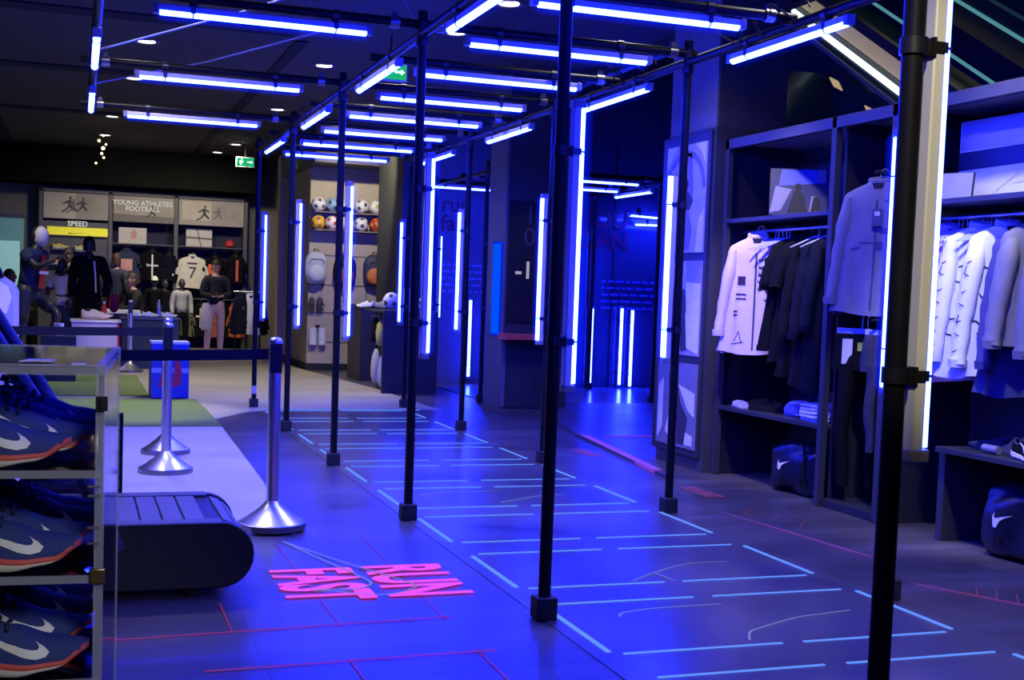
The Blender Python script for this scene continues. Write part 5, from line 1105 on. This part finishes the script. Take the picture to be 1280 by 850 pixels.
for i,(x,z,lb) in enumerate(((-.33,1.78,'yellow boot on the wall peg, top left under the yellow band'),(.05,1.76,'yellow-grey boot on the wall peg, top right under the yellow band'),(-.36,1.50,'orange and white boot on the wall, lower left under the band'),(.08,1.52,'grey boot on the wall peg, lower right under the band'))):
    shoe_simple(lb,x-.1,24.1,z,0,mat('boot_%d'%i,((.5,.45,.08),(.45,.42,.2),(.6,.25,.08),(.3,.3,.28))[i],.5),white,'boots under the yellow band')
    m=MB(); m.bb((x-.1,24.02,z-.02),(x+.2,24.2,z)); tag(m.build('boot_shelf',mgrey),'small ledge holding the %s'%lb.split(' on')[0],'ledge')
def pic(lb,x,z,w,h,base,ps,mt): 
    o=T('picture_card',lb,'picture',(x,24.35,z)); m=MB(); m.bb((-w/2,0,0),(w/2,.02,h)); m.build('card',base,o); m=MB()
    for p in ps: m.prism([(a*w,b*h) for a,b in p],.002,basis((0,0,0),(1,0,0),(0,0,1)))
    m.build('photo',mt,o)
cardm=mat('card_cream',(.55,.52,.45),.6)
pic('cream picture card with a small face, middle bay shelf',.97,1.93,.5,.3,cardm,[[(-.05,.3),(.12,.3),(.16,.7),(.04,.95),(-.08,.7)]],sk1); pic('cream picture card with a diagonal line, right bay shelf',2.18,1.93,.48,.34,cardm,[[(-.1,.98),(-.06,.98),(.1,.02),(.06,.02)],[(-.5,.45),(.5,.4),(.5,.5),(-.5,.55)]],fmd)
o=T('cap','red cap on the shelf beside the cream card','cap',(2.75,24.3,1.93)); m=MB(); m.ell((0,0,.05),(.09,.1,.11),16,8); m.build('crown',red,o); m=MB(); m.grid(lambda u,v:V((-.08+.16*v,-.08-.08*u,.03)),3,5); m.build('visor',red,o)
JY=24.1
def jersey(lb,x,z,mt,prints,pm,W=.42,L=.56,S=.2,seed=0): garment('jersey',lb,'jersey',Matrix.Translation((x,JY,z)),W,L,S,mt,prints=prints,pm=pm,seed=seed,group='shirts in the shop bays',collar=True)
jersey('navy jersey with red and white chest panel, middle bay',.86,1.80,navy,[('B',-.1,-.38,.2,.22)],mat('jersey_red',(.55,.09,.07),.7,scale=8,col2=(.6,.5,.45)),seed=41)
jersey('black jersey with a white cross line, middle bay',1.32,1.82,blk,[('B',-.02,-.5,.03,.42),('T','Emirates',0,-.28,.06,0)],white,seed=42)
jersey('navy shorts and shirt set at the right of the middle bay',1.62,1.78,nvy,[('B',.05,-.42,.04,.04)],white,.26,.5,.15,43)
jersey('white shirt with a black number 7, right bay',2.04,1.74,mat('jersey_cream',(.68,.64,.52),.7),[('T','7',0,-.32,.3,0),('B',-.09,-.155,.18,.035)],fdk,.50,.60,.24,44)
jersey('dark jersey with an orange patch, right bay',2.46,1.76,blk,[('B',-.13,-.34,.10,.18)],mat('patch_orange',(.8,.12,.03),.6),.36,.55,.18,45)
jersey('dark shirt with an orange stripe, right end of the right bay',2.84,1.80,blk,[('B',.0,-.5,.05,.4)],mat('stripe_orange',(.6,.1,.04),.6),.34,.55,.18,46)
for i,(x,mt,lb) in enumerate(((1.95,mat('low_olive',(.12,.12,.08),.8),'olive garment on the low rail of the right bay'),(2.2,blk,'black garment with a white cross on the low rail'),(2.42,mat('low_rust',(.3,.08,.04),.8),'rust red garment on the low rail of the right bay'),(2.62,blk,'black garment on the low rail of the right bay'),(2.85,mat('low_orange',(.5,.1,.05),.8),'orange garment at the right end of the low rail'))):
    garment('low_garment',lb,'garment',Matrix.Translation((x,JY,.86)),.26,.62,.3,mt,seed=50+i,group='garments on the low rail',prints=[('B',-.012,-.45,.025,.36),('B',-.08,-.26,.16,.03)] if i==1 else (),pm=white,sw=.05)
o=T('clothes_rail','dark freestanding clothes rail at the right of the shop','clothes rail',(2.75,21.5,.004))
for x in (-.2,.22): m=MB(); m.cyl((x,0,.02),(x,0,1.12),.014,n=10); m.build('upright',black,o); m=MB(); m.bb((x-.02,-.25,0),(x+.02,.25,.03)); m.build('foot',black,o)
m=MB(); m.cyl((-.24,0,1.12),(.26,0,1.12),.014,n=10); m.build('top_bar',steel,o)
for i,(dx,mt,lb) in enumerate(((-.1,nvy,'navy jacket on the freestanding rail, left'),(.05,mat('rail_white',(.5,.5,.52),.8),'pale jacket on the freestanding rail, middle'),(.16,blk,'black jacket on the freestanding rail, right'))): garment('jacket',lb,'jacket',Matrix.Translation((2.75+dx,21.5,1.06)),.30,.66,.45,mt,seed=60+i,group='jackets on the freestanding rail',sw=.055)
# tables
o=T('display_table','white box table with a red edge line carrying a large white shoe','table',(.25,18.0,.004)); m=MB(); m.bb((-.31,-.25,0),(.28,.35,.66)); m.build('body',mat('table_lilac',(.5,.45,.62),.5),o); m=MB(); m.bb((.28,-.25,0),(.31,.35,.66)); m.build('red_edge',red,o); m=MB(); m.bb((-.33,-.27,.66),(.33,.37,.69)); m.build('top_slab',white,o)
o=T('display_table','navy box table carrying small white shoes','table',(.98,18.5,.004)); m=MB(); m.bb((-.38,-.25,0),(.40,.35,.70)); m.build('body',navy,o); m=MB(); m.bb((-.40,-.27,.70),(.42,.37,.73)); m.build('top_slab',mat('table_navy_top',(.06,.06,.12),.4),o)
o=T('cash_desk','pale-topped counter where the seated person leans','counter',(.62,20.6,.004)); m=MB(); m.bb((-.3,-.2,0),(.3,.25,.72)); m.build('body',dgrey,o); m=MB(); m.bb((-.33,-.23,.72),(.33,.28,.77)); m.build('top_slab',mat('desk_white_glow',(.75,.72,.66),.4,emit=(1,.95,.85),estr=.25),o)  # desk top is no lamp; its brightness is put in as faint emission
shoe_simple('large white shoe with pink sole on the white box table',.06,17.95,.694,-.15,mat('shoe_pearl',(.65,.55,.52),.5),mat('sole_pink',(.6,.35,.4),.5),None,.42)
for i,x in enumerate((.78,.98,1.24)): shoe_simple('white shoe on the navy table, %s of three'%('left','middle','right')[i],x-.1,18.45,.734,.25*i-.3,white,white,'white shoes on the navy table',.24)
for i,(x,c,lb) in enumerate(((.36,red,'red bottle standing on the white box table'),(1.12,mat('can_silver',(.5,.5,.52),.3,.8),'silver bottle standing on the navy table'))):
    o=T('bottle',lb,'bottle',(x,18.15 if i==0 else 18.6,.694 if i==0 else .734)); m=MB(); m.lathe([(.001,0),(.036,0),(.036,.17),(.015,.21),(.015,.22)],14); m.build('bottle_body',c,o); m=MB(); m.cyl((0,0,.22),(0,0,.25),.017,n=10); m.build('bottle_cap',white,o)
# far left glazing
o=T('glass_booth','teal lit glass booth at the far left edge of the shop','booth',(-1.3,23.2,.004))
m=MB(); m.bb((-.6,0,0),(.42,.05,2.25)); m.build('glass_wall',mat('booth_teal',(.10,.2,.18),.3,emit=(.12,.3,.26),estr=.25),o); m=MB(); m.bb((-.5,-.02,1.0),(.36,0,1.85)); m.build('screen',mat('booth_screen',(.3,.6,.55),.4,emit=(.35,.7,.62),estr=.3),o)
m=MB(); m.bb((-.62,-.03,2.25),(.45,.06,2.32)); m.build('lintel',dgrey,o)
o=T('paper_cup','white paper cup near the runner mannequin','cup',(-.2,15.9,.004)); 
m=MB(); m.bb((-.2,-.2,0),(.2,.2,.55)); m.build('stand_box',mat('cup_stand',(.03,.03,.035),.5),o); m=MB(); m.lathe([(.001,.55),(.045,.55),(.06,.70),(.056,.70),(.001,.56)],16); m.build('cup_wall',mat('cup_white',(.6,.6,.65),.5),o)
# ================================================================ lamps of the shop and added fill spots
def spots():
    light('fill_board','SPOT',(3.294,4.7,2.69),22,(.9,.92,1),(4.7,5.25,2.08),.03,40)  # fill added to brighten the large picture board, no lamp known here
    # wide fill spots added for the neutral light of the sales floor
    for i,(x,y,e) in enumerate(((3.7,3.0,80),(3.7,5.4,85),(3.4,7.4,80),(.5,7.4,130),(.4,9.8,130),(2.4,9.5,60),(2.5,13.4,60),(-1.2,6.5,40),(5.6,14.3,10))):
        light('fill_floor','SPOT',(x,y,3.52),e,(1,.93,.9),(x,y,0),.07,125,.8)
    light('spot_turf','SPOT',(.3,12.6,3.5),480,(1,.96,.5),(.3,12.4,0),.08,46)
    light('spot_aisle','SPOT',(2.2,15.6,3.5),430,(1,.92,.68),(1.9,15.8,0),.1,100)
    light('spot_alcove','SPOT',(3.6,16.2,3.55),260,(1,.9,.68),(3.9,18.7,1.6),.05,70)
    light('spot_shop','SPOT',(.8,20.5,3.5),240,(1,.88,.68),(.9,23.0,.9),.15,110)
    light('spot_shop','SPOT',(2.4,21,3.5),260,(1,.88,.68),(2.2,23.4,1.0),.15,100)
    light('spot_shop','SPOT',(-1.0,15.5,3.5),130,(1,.9,.75),(-.6,16.6,1.0),.15,80)
    light('spot_rack','SPOT',(3.3,4.3,3.5),330,(.86,.84,1),(4.5,5.3,1.3),.08,40)
    light('spot_rack','SPOT',(3.3,6.4,3.5),300,(1,.84,.95),(4.45,7.4,1.3),.08,34)
    light('fill_cabinet','SPOT',(.7,-1.2,2.7),170,(.92,.92,1),(-.05,2.2,.8),.2,28)  # unseen fill added from the front to brighten the cabinet shoes
    light('spot_void','SPOT',(7.5,9,5.5),60,(1,.9,.75),(6.8,8.5,3.2),.2,70)
    light('fill_post','SPOT',(.6,.6,3.4),300,(1,.9,.66),(1.84,2.3,1.5),.06,18)  # unseen fill added to brighten the cream housing of the nearest tube
    light('fill_column','SPOT',(4.6,10.2,3.5),45,(1,.9,.85),(4.8,12.7,.9),.1,40)  # neutral fill added to lift the red ledge out of the blue
spots()
